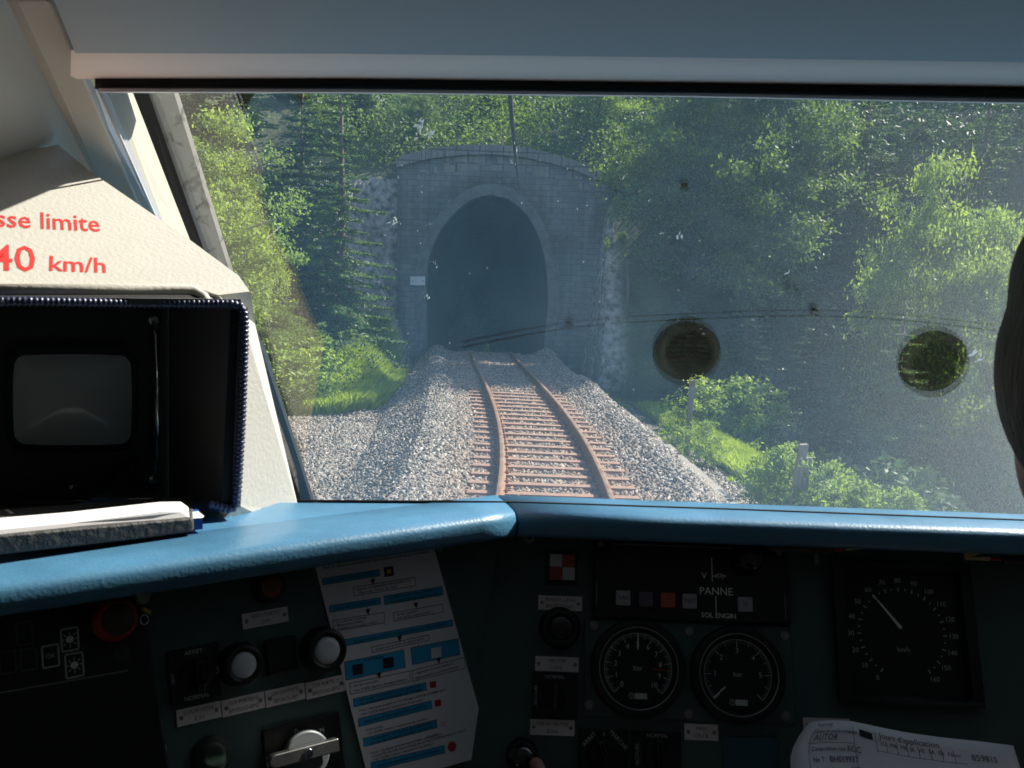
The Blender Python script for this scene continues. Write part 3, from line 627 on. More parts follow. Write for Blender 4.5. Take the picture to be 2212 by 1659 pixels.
post('slotted_post', 1722, 1100, 1746, 962, 14.6, .24, .12, 'broad grey slotted post between the shrubs on the verge', notch=True)
post('marker_peg', 1538, 1100, 1541, 1060, 15.6, .075, .05, 'short dark peg beside the cable trough', mat('dark_wood', (.08, .075, .07), .9, bump=.4, bscale=30))
tp = thing('telephone_post', 'shaded post carrying a small white plate right of the portal', 'post', gy(1358, 770, 32.2)); b = MB(True)
q0, q1 = gy(1360, 790, 32.2), gy(1356, 560, 32.2); b.tube([q0+Vector((0, 0, -.4)), q1], [.075, .06], 10); b.build('shaft', M_bark, tp)
b = MB(True); a_ = [gy(1351, 734, 32.1), gy(1363, 734, 32.1), gy(1363, 752, 32.1), gy(1351, 752, 32.1)]; b.prism(a_, (0, .03, 0)); b.build('plate', mat('white_plate', (.75, .77, .78), .5), tp)
# ================================================================ CAB
UP = Vector((0, 0, 1))
M_blue = mat('blue_moulded_vinyl', (.078, .235, .40), .36, bump=.3, bscale=300, var=.24, vscale=11, spec=.7)
M_cream = mat('cream_leatherette', (.60, .575, .52), .5, bump=.35, bscale=230, var=.06, vscale=7)
M_creamdull = mat('cream_moulding', (.62, .59, .53), .55, bump=.05, bscale=120, var=.06, vscale=4)
M_greypanel = mat('grey_ceiling_panel', (.36, .38, .40), .6, bump=.05, bscale=160, var=.08, vscale=3)
M_black = mat('black_plastic', (.012, .012, .013), .45, bump=.1, bscale=200, var=.3, vscale=20)
M_blackrub = mat('black_rubber', (.016, .016, .018), .75, bump=.15, bscale=120)
M_gloss = mat('glossy_black_knob', (.008, .008, .009), .12, coat=.6)
M_green = mat('dark_teal_panel', (.07, .12, .115), .65, bump=.12, bscale=200, var=.18, vscale=9)
M_plate = mat('engraved_label_plate', (.86, .76, .77), .45, var=.08, vscale=40)
M_ink = mat('engraved_ink', (.02, .02, .022), .7)
M_white = mat('white_legend', (.85, .85, .83), .6)
M_dim = mat('faded_legend', (.55, .57, .56), .7)
M_steel = mat('brushed_steel', (.55, .55, .54), .33, 1, bump=.05, bscale=90, var=.2, vscale=30)
M_chrome = mat('chrome', (.7, .7, .72), .12, 1)
M_screw = mat('dull_screw', (.30, .30, .28), .45, .7, var=.2, vscale=60)
M_paper = mat('printed_paper', (.84, .82, .85), .7, var=.03, vscale=8)
M_cyan = mat('cyan_print', (.02, .36, .66), .7)
M_red = mat('red_print', (.55, .04, .04), .6)
M_redp = mat('red_plastic', (.55, .035, .03), .35)
M_yel = mat('yellow_plastic', (.75, .48, .04), .4)
M_tag = mat('yellow_paper_tag', (.75, .62, .30), .7)
M_mud = bpy.data.materials.new('muddy_grey_bodywork'); M_mud.use_nodes = True
def _mud(m):
    n, l = m.node_tree.nodes, m.node_tree.links; b = n['Principled BSDF']; b.inputs['Roughness'].default_value = .7; tc = n.new('ShaderNodeTexCoord')
    t = n.new('ShaderNodeTexNoise'); t.inputs['Scale'].default_value = 38; t.inputs['Detail'].default_value = 8; t.inputs['Distortion'].default_value = 1.2; l.new(tc.outputs['Object'], t.inputs['Vector'])
    r = n.new('ShaderNodeValToRGB'); e = r.color_ramp.elements; e[0].position = .33; e[0].color = (.03, .028, .025, 1); e[1].position = .44; e[1].color = (.15, .145, .135, 1); l.new(t.outputs['Fac'], r.inputs[0]); l.new(r.outputs[0], b.inputs['Base Color'])
_mud(M_mud)
M_vent = mat('matt_black_vent', (.006, .006, .006), .95, spec=.15)
N1 = P(1118, 1108, .95); N0 = on(-330, 1308, N1, UP); N2 = on(5200, 1259, N1, UP)
ZL = N1.z
# ---- windscreen plane
GB_Y, GB_Z, GS = 1.8, 2.9-.50, .839
gn = Vector((0, -1, -GS)).normalized(); GLASS = Plane((0, GB_Y, GB_Z), gn)
def build_glass():
    m = bpy.data.materials.new('dusty_windscreen_glass'); m.use_nodes = True; n, l = m.node_tree.nodes, m.node_tree.links; n.remove(n['Principled BSDF']); out = n['Material Output']
    tr = n.new('ShaderNodeBsdfTransparent'); tr.inputs[0].default_value = (.955, .965, .955, 1)
    gl = n.new('ShaderNodeBsdfGlossy'); gl.inputs['Roughness'].default_value = 0.0; gl.inputs[0].default_value = (1, 1, 1, 1)
    lw = n.new('ShaderNodeLayerWeight'); lw.inputs[0].default_value = .5; pw = n.new('ShaderNodeMath'); pw.operation = 'POWER'; l.new(lw.outputs['Facing'], pw.inputs[0]); pw.inputs[1].default_value = 3; fr = n.new('ShaderNodeMath'); fr.operation = 'MULTIPLY_ADD'; l.new(pw.outputs[0], fr.inputs[0]); fr.inputs[1].default_value = .4; fr.inputs[2].default_value = .044
    m1 = n.new('ShaderNodeMixShader'); l.new(fr.outputs[0], m1.inputs[0]); l.new(tr.outputs[0], m1.inputs[1]); l.new(gl.outputs[0], m1.inputs[2])
    tl = n.new('ShaderNodeBsdfTranslucent'); tl.inputs[0].default_value = (.80, .84, .84, 1)
    tc = n.new('ShaderNodeTexCoord')
    # fine specks of dust and squashed insects on the glass
    def specks(scale, thr, soft, sx=1, sy=1):
        sx_ = n.new('ShaderNodeSeparateXYZ'); l.new(tc.outputs['Object'], sx_.inputs[0]); cb_ = n.new('ShaderNodeCombineXYZ'); l.new(sx_.outputs[0], cb_.inputs[0]); mz = n.new('ShaderNodeMath'); mz.operation = 'MULTIPLY'; mz.inputs[1].default_value = 1.3; l.new(sx_.outputs[2], mz.inputs[0]); l.new(mz.outputs[0], cb_.inputs[1])
        mp = n.new('ShaderNodeMapping'); mp.inputs['Scale'].default_value = (sx, sy, sy); l.new(cb_.outputs[0], mp.inputs[0])
        ds = n.new('ShaderNodeTexNoise'); ds.inputs['Scale'].default_value = scale*3; l.new(mp.outputs[0], ds.inputs['Vector'])
        ad = n.new('ShaderNodeMix'); ad.data_type = 'VECTOR'; ad.inputs[0].default_value = .0012; l.new(mp.outputs[0], ad.inputs[4]); l.new(ds.outputs['Color'], ad.inputs[5])
        v = n.new('ShaderNodeTexVoronoi'); v.voronoi_dimensions = '2D'; v.inputs['Scale'].default_value = scale; l.new(ad.outputs[1], v.inputs['Vector'])
        s = n.new('ShaderNodeSeparateColor'); l.new(v.outputs['Color'], s.inputs[0])
        rad = n.new('ShaderNodeMath'); rad.operation = 'MULTIPLY'; l.new(s.outputs[1], rad.inputs[0]); rad.inputs[1].default_value = soft
        lt = n.new('ShaderNodeMath'); lt.operation = 'LESS_THAN'; l.new(v.outputs['Distance'], lt.inputs[0]); l.new(rad.outputs[0], lt.inputs[1])
        gt = n.new('ShaderNodeMath'); gt.operation = 'LESS_THAN'; l.new(s.outputs[0], gt.inputs[0]); 
        if isinstance(thr, float): gt.inputs[1].default_value = thr
        else: l.new(thr, gt.inputs[1])
        mu = n.new('ShaderNodeMath'); mu.operation = 'MULTIPLY'; l.new(lt.outputs[0], mu.inputs[0]); l.new(gt.outputs[0], mu.inputs[1]); return mu.outputs[0]
    sp = n.new('ShaderNodeSeparateXYZ'); l.new(tc.outputs['Object'], sp.inputs[0])
    dens = n.new('ShaderNodeMapRange'); dens.inputs['From Min'].default_value = -1.1; dens.inputs['From Max'].default_value = -.62; dens.inputs['To Min'].default_value = .12; dens.inputs['To Max'].default_value = .007; l.new(sp.outputs[0], dens.inputs[0])
    a = specks(210, dens.outputs[0], .22, 1.5, .8); b = specks(40, .012, .06, 1.8, .6)
    ad = n.new('ShaderNodeMath'); ad.operation = 'ADD'; l.new(a, ad.inputs[0]); l.new(b, ad.inputs[1]); ad.use_clamp = True
    hz = n.new('ShaderNodeTexNoise'); hz.inputs['Scale'].default_value = 2.2; hz.inputs['Detail'].default_value = 3; l.new(tc.outputs['Object'], hz.inputs['Vector'])
    film = n.new('ShaderNodeMapRange'); film.inputs['From Min'].default_value = .3; film.inputs['From Max'].default_value = .7; film.inputs['To Min'].default_value = FILM[0]; film.inputs['To Max'].default_value = FILM[1]; l.new(hz.outputs['Fac'], film.inputs[0])
    sc_ = n.new('ShaderNodeMath'); sc_.operation = 'MULTIPLY'; l.new(ad.outputs[0], sc_.inputs[0]); sc_.inputs[1].default_value = .13
    f = n.new('ShaderNodeMath'); f.operation = 'ADD'; l.new(sc_.outputs[0], f.inputs[0]); l.new(film.outputs[0], f.inputs[1]); f.use_clamp = True
    m2 = n.new('ShaderNodeMixShader'); l.new(f.outputs[0], m2.inputs[0]); l.new(m1.outputs[0], m2.inputs[1]); l.new(tl.outputs[0], m2.inputs[2]); l.new(m2.outputs[0], out.inputs[0]); return m
FILM = (.001, .0045)
M_glass = build_glass()
ws = thing('windscreen', 'large sloping windscreen dotted with dust and dead insects', 'windscreen', Vector((.5, GB_Y, GB_Z)))
zt = GB_Z+.93; yt = GB_Y-.93*GS; b = MB(True); b.prism([(-1.0, GB_Y, GB_Z), (3.3, GB_Y, GB_Z), (3.3, yt, zt), (-1.0, yt, zt)], gn*-.008); b.build('pane', M_glass, ws)
# splats of insects: little irregular crusts on the pane
M_splat = mat('dried_insect', (.82, .80, .72), .6, var=.3, vscale=200)
def splat(px, py, sz, n_, seed, ang=1.2):
    r = random.Random(seed); b = MB(True); c0 = GLASS.at(px, py, -.0095); u = Vector((1, 0, 0)); v = gn.cross(u)
    for i in range(n_):
        a = r.uniform(-1, 1)*.7+ang; L = sz*r.uniform(.3, 1); c = c0+u*r.gauss(0, sz*.5)+v*r.gauss(0, sz*.6); d1 = u*math.cos(a)+v*math.sin(a); d2 = gn.cross(d1)*L*r.uniform(.1, .25)
        b.prism([c-d1*L*.5, c-d1*L*.1+d2, c+d1*L*.5, c+d2*-.8], gn*-.0006)
    b.build('insect_splat', M_splat, ws)
for i, (x, y, s_, k) in enumerate([(915, 285, .013, 14), (850, 478, .010, 9), (1470, 512, .009, 7), (2113, 770, .015, 8), (1790, 465, .006, 4), (940, 568, .006, 5), (925, 640, .007, 6), (820, 212, .009, 9), (905, 270, .008, 7), (1340, 388, .007, 2), (1700, 590, .007, 3), (1250, 238, .006, 5), (2080, 385, .006, 4), (1975, 590, .005, 5), (1640, 210, .005, 4), (1430, 500, .004, 4), (1108, 350, .005, 5), (1600, 1120, .003, 2)]): splat(x, y, s_, k, i)
# ---- wiper hanging from the top edge
wp = thing('wiper', 'thin black wiper arm hanging from the top of the windscreen over the tunnel', 'wiper', GLASS.at(1100, 190, -.04)); b = MB(True)
b.tube([GLASS.at(1098, 150, -.035), GLASS.at(1106, 260, -.035), GLASS.at(1113, 330, -.03)], [.0035, .003, .0022], 6); b.build('arm', M_blackrub, wp)
b = MB(True); b.tube([GLASS.at(1112, 318, -.03), GLASS.at(1116, 360, -.022), GLASS.at(1122, 412, -.016)], [.0028, .002, .001], 6); b.lathe([(.003, -.002), (.003, .002)], 8); b.v[-16:] = [v+GLASS.at(1113, 325, -.03) for v in b.v[-16:]]; b.build('blade', M_blackrub, wp)
# ---- desk: deck, lip
desk = thing('control_desk', 'blue padded control desk with dark sloping instrument panels', 'control desk', Vector((N1.x, N1.y, 1.3)))
hW = (N1-N0).normalized(); oW = Vector((hW.y, -hW.x, 0)); hR = (N2-N1).normalized(); oR = Vector((hR.y, -hR.x, 0))
mit = (oW+oR).normalized(); mit = mit/mit.dot(oR)
prof = [(-.075, 0), (-.03, .0008), (-.012, .0), (-.006, -.0012), (-.0018, -.0042), (0, -.008), (.001, -.021), (-.001, -.025), (-.006, -.027), (-.03, -.027), (-.075, -.026)]
def lip(name, stations, cap=True):
    V = [];
    for (p, o_) in stations:
        for a, z in prof: V.append(p+o_*a+Vector((0, 0, z)))
    k = len(prof); b = MB(True); b.add(V, [(i*k+j, i*k+(j+1) % k, (i+1)*k+(j+1) % k, (i+1)*k+j) for i in range(len(stations)-1) for j in range(k)], True)
    b.f += [tuple(range(k)), tuple(range(len(V)-1, len(V)-k-1, -1))]; b.sm += [False, False]; return b.build(name, M_blue, desk)
def jitter(a, b_, oa, ob, n=14):
    out = []
    for i in range(n+1):
        f = i/n; out.append((a.lerp(b_, f), oa if f < 1 else ob))
    return out
stW = jitter(N0, N1-hW*.0015, oW, mit); stR = [(N1+hR*.0015, mit)]+[(p, oR) for p, _ in jitter(N1+hR*.0015, N2, oR, oR)[1:]]
lip('padded_lip', stW); lip('padded_lip', stR)
wb = [(200, 1075), (640, 1085), (1118, 1088), (1600, 1104), (2212, 1127), (5200, 1243)]
E = [on(x, y, (0, 0, ZL), UP) for x, y in wb]; print('deck edge', [tuple(round(c, 2) for c in e) for e in E])
b = MB(True); fz = Vector((0, 0, -.0006))
lipback = [N0-oW*.07, N0.lerp(N1, .5)-oW*.07, N1-mit*.07, N2-oR*.07]
top = [N0-oW*.06+fz, N1-mit*.06+fz, N2-oR*.06+fz] + [e+fz for e in reversed(E)]
# flat ledge triangulated as a strip
ledge = MB(True); Lf = [(N0-oW*.06), (N0-oW*.06).lerp(N1-mit*.06, .55), N1-mit*.06, (N1-mit*.06).lerp(N2-oR*.06, .4), (N1-mit*.06).lerp(N2-oR*.06, .8), N2-oR*.06]
for i in range(5):
    ledge.quad([Lf[i]+fz, Lf[i+1]+fz, E[i+1]+fz, E[i]+fz])
# sloping deck behind the ledge, falling to the glass
GBp = [Vector((-.98, GB_Y-.01, GB_Z-.005)), Vector((-.45, GB_Y-.01, GB_Z-.005)), Vector((.05, GB_Y-.01, GB_Z-.005)), Vector((.6, GB_Y-.01, GB_Z-.005)), Vector((1.5, GB_Y-.01, GB_Z-.005)), Vector((3.25, GB_Y-.01, GB_Z-.005))]
for i in range(5): ledge.quad([E[i]+fz, E[i+1]+fz, GBp[i+1], GBp[i]])
ledge.build('deck_top', M_blue, desk)
b = MB(True); b.tube([e+Vector((0, .003, .0008)) for e in E[1:]], .0014, 6); b.build('deck_edge_trim', M_blackrub, desk)
# things on the deck seen mirrored in the glass: two air vents, a seam with screws
DK = Plane((.6, GB_Y, GB_Z), (E[3]-GBp[3]).cross(Vector((1, 0, 0)))*-1); DKn = DK.n if DK.n.z > 0 else -DK.n
def mirror(px, py):
    q = GLASS.at(px, py); r = ray(px, py).normalized(); rr_ = r-gn*2*r.dot(gn); t = (E[3]-q).dot(DKn)/rr_.dot(DKn); return q+rr_*t
def deck_frame(p, lift=.0): u = Vector((1, 0, 0)); v = DKn.cross(u); o_ = p+DKn*lift; return Matrix(((u.x, v.x, DKn.x, o_.x), (u.y, v.y, DKn.y, o_.y), (u.z, v.z, DKn.z, o_.z), (0, 0, 0, 1)))
for i, (px, py, rpx, lab) in enumerate([(1486, 765, 70, 'round black air vent under the glass, mirrored over the left disc'), (2018, 787, 72, 'round black air vent under the glass, mirrored over the right disc')]):
    p = mirror(px, py); p2 = mirror(px+rpx, py); r_ = abs(p2.x-p.x); print('vent', p, r_)
    t = thing('air_vent', lab, 'air vent', deck_frame(p, .001), 'round air vents on the deck')
    b = MB(); b.lathe([(r_, 0), (r_, .006), (r_*.94, .010), (r_*.72, .010), (r_*.68, .004), (r_*.66, -.0)], 48, capend=False); b.build('ring', mat('black_ring', (.011, .011, .012), .7), t)
    b = MB(); b.lathe([(r_*.70, .0012), (r_*.70, .0016)], 40); b.build('bowl', M_vent, t)
    b = MB()
    for k in range(-4, 5):
        yy = k*r_*.15; hw = math.sqrt(max(0, (r_*.66)**2-yy*yy)); b.box(0, yy, .005, 2*hw, .0012, .006)
    b.build('grille', M_blackrub if i == 0 else M_vent, t)
sp_ = [mirror(x, y) for x, y in [(1000, 752), (1120, 726), (1230, 708), (1350, 697), (1485, 690), (1620, 684), (1750, 682), (1880, 686), (2000, 696), (2150, 714)]]
b = MB(True)
for i in range(len(sp_)-1):
    a, c = sp_[i], sp_[i+1]; w_ = Vector((0, .0012, 0)); b.prism([a-w_, c-w_, c+w_, a+w_], DKn*.0009)
b.build('deck_seam', M_blackrub, desk)
for px, py in ((1230, 703), (1760, 674), (1480, 405)):
    t = thing('deck_screw', {1230: 'small round screw on the deck seam mirrored beside the portal foot', 1760: 'small round screw mirrored between the two dark discs', 1480: 'small round screw mirrored high over the dark hillside'}[px], 'screw', deck_frame(mirror(px, py), .0012), 'screws on the deck')
    b = MB(); b.lathe([(.0075, 0), (.0075, .002), (.006, .003)], 20); b.build('washer', M_vent, t); b = MB(); b.lathe([(.0028, .003), (.0028, .005)], 6); b.build('head', M_blackrub, t)
# ---- overhead
ST = [150, 741, 1474, 2420]
def strips(name, rows, m, parent, off=Vector((0, .015, 0)), x0=None, smooth=False, bevel=0):
    """rows: (ys at stations, depth)"""
    b = MB(True); n = len(ST); xs = list(ST)
    if x0 is not None: xs[0] = x0
    V = [];
    for ys_, d in rows:
        dd = d if isinstance(d, (list, tuple)) else [d]*n; V += [P(x, y, q) for x, y, q in zip(xs, ys_, dd)]
    k = len(rows); back = [v+off for v in V]; fs = []
    for j in range(k-1):
        for i in range(n-1): a = j*n+i; fs += [(a, a+1, a+n+1, a+n), (a+n+k*n, a+n+1+k*n, a+1+k*n, a+k*n)]
    for i in range(n-1): fs += [(i, i+1, i+1+k*n, i+k*n), ((k-1)*n+i+1, (k-1)*n+i, (k-1)*n+i+k*n, (k-1)*n+i+1+k*n)]
    for j in range(k-1):
        a = j*n; fs.append((a, a+n, a+n+k*n, a+k*n)); a = j*n+n-1; fs.append((a, a+n, a+n+k*n, a+k*n))
    b.add(V+back, fs, smooth); return b.build(name, m, parent, bevel=bevel)
ovr = thing('sun_blind', 'grey and beige roller sun blind housing across the top of the windscreen', 'sun blind', P(1100, 150, .84))
# panel from (118,-60) down to the dark line
b = MB(True); q = [P(60, -160, .60), P(1100, -160, .60), P(2500, -140, .60), P(2500, 124, .80), P(1474, 109.5, .80), P(741, 101.5, .80), P(163, 100, .80)]
b.add([q[0], q[1], q[5], q[6], q[2], q[4], q[3]], [(0, 1, 2, 3), (1, 4, 5, 2), (4, 6, 5)]); o = b.build('housing_panel', M_greypanel, ovr)
sdm = o.modifiers.new('s', 'SOLIDIFY'); sdm.thickness = .006
y_a = [107, 107, 114.5, 129]; y_b = [130, 130, 139, 157]; y_c = [164, 164, 172.5, 185]; y_d = [191.5, 193, 201.5, 219.5]; y_e = [198, 199, 207, 226]
strips('housing_rail', [(y_a, .800), (y_b, .815), (y_c, .85)], mat('pinkish_beige_moulding', (.92, .72, .63), .5), ovr, bevel=.0015)
strips('shadow_gap', [([96, 97, 105, 118], .85), ([110, 110, 118, 132], .85)], M_blackrub, ovr, x0=170)
strips('roller', [([158, 158, 166, 180], .87), ([170, 170, 178, 190], .862), ([180, 181, 189, 203], .862), (y_d, .868)], M_blackrub, ovr, x0=205, smooth=True)
strips('pull_bar', [([a-.5 for a in y_d], .862), (y_e, .860)], mat('pale_aluminium', (.62, .62, .66), .35, .3), ovr, x0=212, off=Vector((0, .006, 0)))
# ---- roof, walls, rear: the shell of the cab
cabs = thing('train_cab', 'beige interior shell of the train cab around the windscreen', 'train cab', Vector((.55, 0, 1.2)))
def wall(name, pts, m=M_creamdull, off=(0, 0, .03)): b = MB(True); b.prism(pts, off); return b.build(name, m, cabs)
XL, XR, YB, ZF, ZR = -.98, 3.3, -1.3, 1.15, 3.52
wall('floor', [(XL, YB, ZF), (XR, YB, ZF), (XR, 1.9, ZF), (XL, 1.9, ZF)], M_blackrub, (0, 0, -.03))
wall('roof', [(XL, YB, ZR), (XR, YB, ZR), (XR, yt+.03, ZR), (XL, yt+.03, ZR)], mat('grey_lining', (.6, .6, .585), .8, bump=.1))
wall('roof_front', [(XL, yt-.005, zt+.004), (XR, yt-.005, zt+.004), (XR, yt+.035, ZR+.04), (XL, yt+.035, ZR+.04)], M_creamdull, (0, .05, .0))
wall('rear_wall', [(XL, YB, ZF), (XR, YB, ZF), (XR, YB, ZR), (XL, YB, ZR)], mat('grey_lining'), (0, -.03, 0))
sidep = [(YB, ZF), (GB_Y+.02, ZF), (GB_Y+.02, GB_Z), (yt+.02, zt), (yt+.02, ZR), (YB, ZR)]
wall('side_wall', [(XL, y, z) for y, z in sidep], M_creamdull, (-.03, 0, 0)); wall('side_wall', [(XR, y, z) for y, z in sidep], mat('grey_lining'), (.03, 0, 0))
wall('nose', [(XL, GB_Y+.02, ZF), (XR, GB_Y+.02, ZF), (XR, GB_Y+.02, GB_Z-.01), (XL, GB_Y+.02, GB_Z-.01)], M_creamdull, (0, .03, 0))
# ---- left post of the windscreen
def poly(name, pts, m, parent, off=(0, .02, 0), bevel=0):
    b = MB(True); n = len(pts)//2
    A_, B_ = pts[:n], pts[n:]; off = Vector(off); V = A_+B_+[p+off for p in A_+B_]; N = 2*n; fs = []
    for i in range(n-1): fs += [(i, i+1, n+i+1, n+i), (N+n+i, N+n+i+1, N+i+1, N+i), (i, N+i, N+i+1, i+1), (n+i, n+i+1, N+n+i+1, N+n+i)]
    fs += [(0, n, N+n, N), (n-1, N+n-1, N+2*n-1, 2*n-1)]
    b.add(V, fs); return b.build(name, m, parent, bevel=bevel)
lp = thing('windscreen_post', 'cream windscreen post with black rubber seal at the left', 'windscreen post', P(200, 400, .95))
w0 = [P(-120, -60, .70), P(-120, 500, .80)]; 
poly('wall_panel', [P(-260, -120, .72), P(-260, 500, .85), P(-260, 900, .9), P(-40, -120, .80), P(188, 365, 1.09), P(420, 900, 1.3)], M_creamdull, lp)
l1 = [(-42, -120, .79), (12, 0, .80), (188, 357, 1.06), (330, 660, 1.25), (500, 1050, 1.4)]
l1b = [(-10, -120, .775), (40, 0, .785), (205, 357, 1.045), (345, 660, 1.23), (515, 1050, 1.38)]
l2 = [(45, -120, .775), (106, 0, .785), (188, 187, .90), (302, 448, 1.08), (470, 830, 1.3)]
poly('pillar_cover', [P(*q) for q in l1]+[P(*q) for q in l1b], M_creamdull, lp, bevel=.003)
poly('pillar_cover', [P(*q) for q in l1b]+[P(*q) for q in l2], M_creamdull, lp, bevel=.003)
l2a = [(188, 187, .91), (303, 450, 1.09), (400, 672, 1.2)]; l3 = [(214, 194, .92), (337, 473, 1.10), (440, 705, 1.22)]
poly('blind_guide', [P(*q) for q in l2a]+[P(*q) for q in l3], mat('pale_aluminium'), lp)
b = MB(True); b.tube([P(187, 188, .905), P(303, 449, 1.085), P(400, 671, 1.195)], .0016, 6); b.tube([P(215, 196, .915), P(338, 473, 1.095), P(441, 705, 1.215)], .0016, 6); b.build('guide_rib', M_white, lp)
l3b = [(215, 150, .94), (337, 473, 1.12), (440, 705, 1.25), (610, 1100, 1.5)]
def G(px, py, lift): return GLASS.at(px, py, lift)
l4 = [(266, 150), (415, 533), (487, 720), (640, 1100)]; l5 = [(298, 150), (440, 553), (508, 720), (655, 1100)]; l6 = [(360, 150), (500, 600), (573, 783), (676, 1095)]
poly('inner_frame', [P(*q) for q in l3b]+[G(x-7, y, .03) for x, y in l4], mat('cream_frame_paint', (.46, .44, .38), .5, var=.06), lp)
poly('rubber_seal', [G(x-14, y, .034) for x, y in l4]+[G(x+4, y, .004) for x, y in l5], M_vent, lp, off=(0, .003, 0))
poly('outer_post', [G(x-5, y, -.012) for x, y in l5[:1]+[(440, 553), (508, 720), (655, 1100)]]+[G(x, y, -.03) for x, y in l6], M_mud, lp)
poly('lower_seal', [G(540, 700, .02), G(585, 860, .02), G(640, 1015, .02), G(650, 1090, .02), G(568, 760, .012), G(597, 850, .012), G(640, 978, .012), G(676, 1092, .012)], mat('navy_rubber', (.02, .035, .05), .6), lp)
# ---- display console in the left corner
con = thing('display_console', 'cream console hood around a black monitor with a red speed limit notice', 'console', P(300, 1100, .85))
FA, FB, FCc, FD = P(0, 622, .80), P(420, 624, .90), P(0, 455, .885), None
FC = Plane(FA, (FB-FA).cross(FCc-FA)); T0 = FC.at(-150, 518); T2 = FC.at(195, 373); T3 = FC.at(-150, 365); T1 = FC.at(125, 315)
lo = [FC.at(-150, 622), FC.at(425, 624)]; sil = [FC.at(402, 515), FC.at(515, 598), FC.at(539, 632)]; KC_ = FC.at(470, 640)
b = MB(True); b.add([T3, T1, T2, sil[0], sil[1], sil[2], KC_, lo[1], lo[0]], [(0, 1, 2, 7, 8), (2, 3, 6, 7), (3, 4, 5, 6)]); o = b.build('hood_top', M_cream, con)
# unseen plate added behind the blind, shaped to shade the upper left corner
gp = []
for (x, y, d) in ((-320, -200, .80), (40, -160, .88), (120, 60, 1.0), (192, 340, 1.09), (196, 372, None), (0, 455, None), (-260, 560, None)):
    p_ = P(x, y, d) if d else FC.at(x, y); t_ = (GLASS.pt+gn*.03-p_).dot(gn)/SUNV.dot(gn); gp.append(p_+SUNV*t_)
print('shade plate', [tuple(round(c, 2) for c in v) for v in gp])
b = MB(True); b.prism(gp, gn*.006); b.build('added_shade_plate', M_creamdull, cabs)
# right flank
b = MB(True); fl_ = [KC_, sil[2], P(548, 700, .95), P(645, 1108, .99), P(650, 1160, .99), P(430, 1170, .88), P(512, 1090, .90), P(525, 700, .90)]
b.add(fl_, [(0, 1, 2, 7), (7, 2, 3, 6), (6, 3, 4, 5)]); o = b.build('hood_flank', M_cream, con)
for o in [c for c in con.children if c.name.startswith('hood_')]:
    if not any(mm.type == 'SOLIDIFY' for mm in o.modifiers): mm = o.modifiers.new('s', 'SOLIDIFY'); mm.thickness = .003; mm.offset = 0
# rim of the recess
b = MB(True); b.tube([FC.at(-150, 628), FC.at(300, 627), FC.at(415, 628), FC.at(440, 640), FC.at(452, 655)], [.006, .006, .006, .005, .004], 8); b.build('recess_rim', M_cream, con)
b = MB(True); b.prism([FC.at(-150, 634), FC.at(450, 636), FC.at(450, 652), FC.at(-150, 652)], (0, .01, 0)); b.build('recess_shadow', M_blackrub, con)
def fr(pl, px, py, lift=0, h=None):
    f = Frame(pl, px, py, px+10, py, lift)
    if h is not None:
        u = (h-pl.n*h.dot(pl.n)).normalized(); v = pl.n.cross(u); a = pl.at(px, py, lift); c = pl.at(px+10, py, lift); f.s = abs((c-a).dot(u))/10; f.sv = abs((pl.at(px, py+10, lift)-a).dot(v))/10
        f.M = Matrix(((u.x, v.x, pl.n.x, f.o.x), (u.y, v.y, pl.n.y, f.o.y), (u.z, v.z, pl.n.z, f.o.z), (0, 0, 0, 1))); f.Mi = f.M.inverted()
    return f
M_redtext = mat('red_lettering', (.80, .045, .04), .5)
def worldtext(txt, pl, xl, yl, xr, yr, hpx, lift=.0015, align='CENTER'):
    """text whose ends fall at two picture points on the plane"""
    a, c = pl.at(xl, yl, lift), pl.at(xr, yr, lift); u = (c-a); L = u.length; u.normalize(); mid = (a+c)/2; v = (pl.at((xl+xr)/2, (yl+yr)/2-10, lift)-pl.at((xl+xr)/2, (yl+yr)/2, lift)); sy = v.length/10; v.normalize()
    t = MB(); t.text(txt, 0, 0, hpx*sy/.7, width=L, bold=.0004); M = Matrix(((u.x, v.x, pl.n.x, mid.x), (u.y, v.y, pl.n.y, mid.y), (u.z, v.z, pl.n.z, mid.z), (0, 0, 0, 1))); return [M@q for q in t.v], t.f
lt = MB(True)
for a in (('Vitesse limite', -118, 467, 216, 485, 36), ('140', -62, 556, 68, 562, 56), ('km/h', 107, 570, 228, 575, 32)):
    vs, fs = worldtext(a[0], FC, *a[1:6], lift=.0019); lt.add(vs, fs)
bv = lt.build('notice_lettering', M_redtext, con)
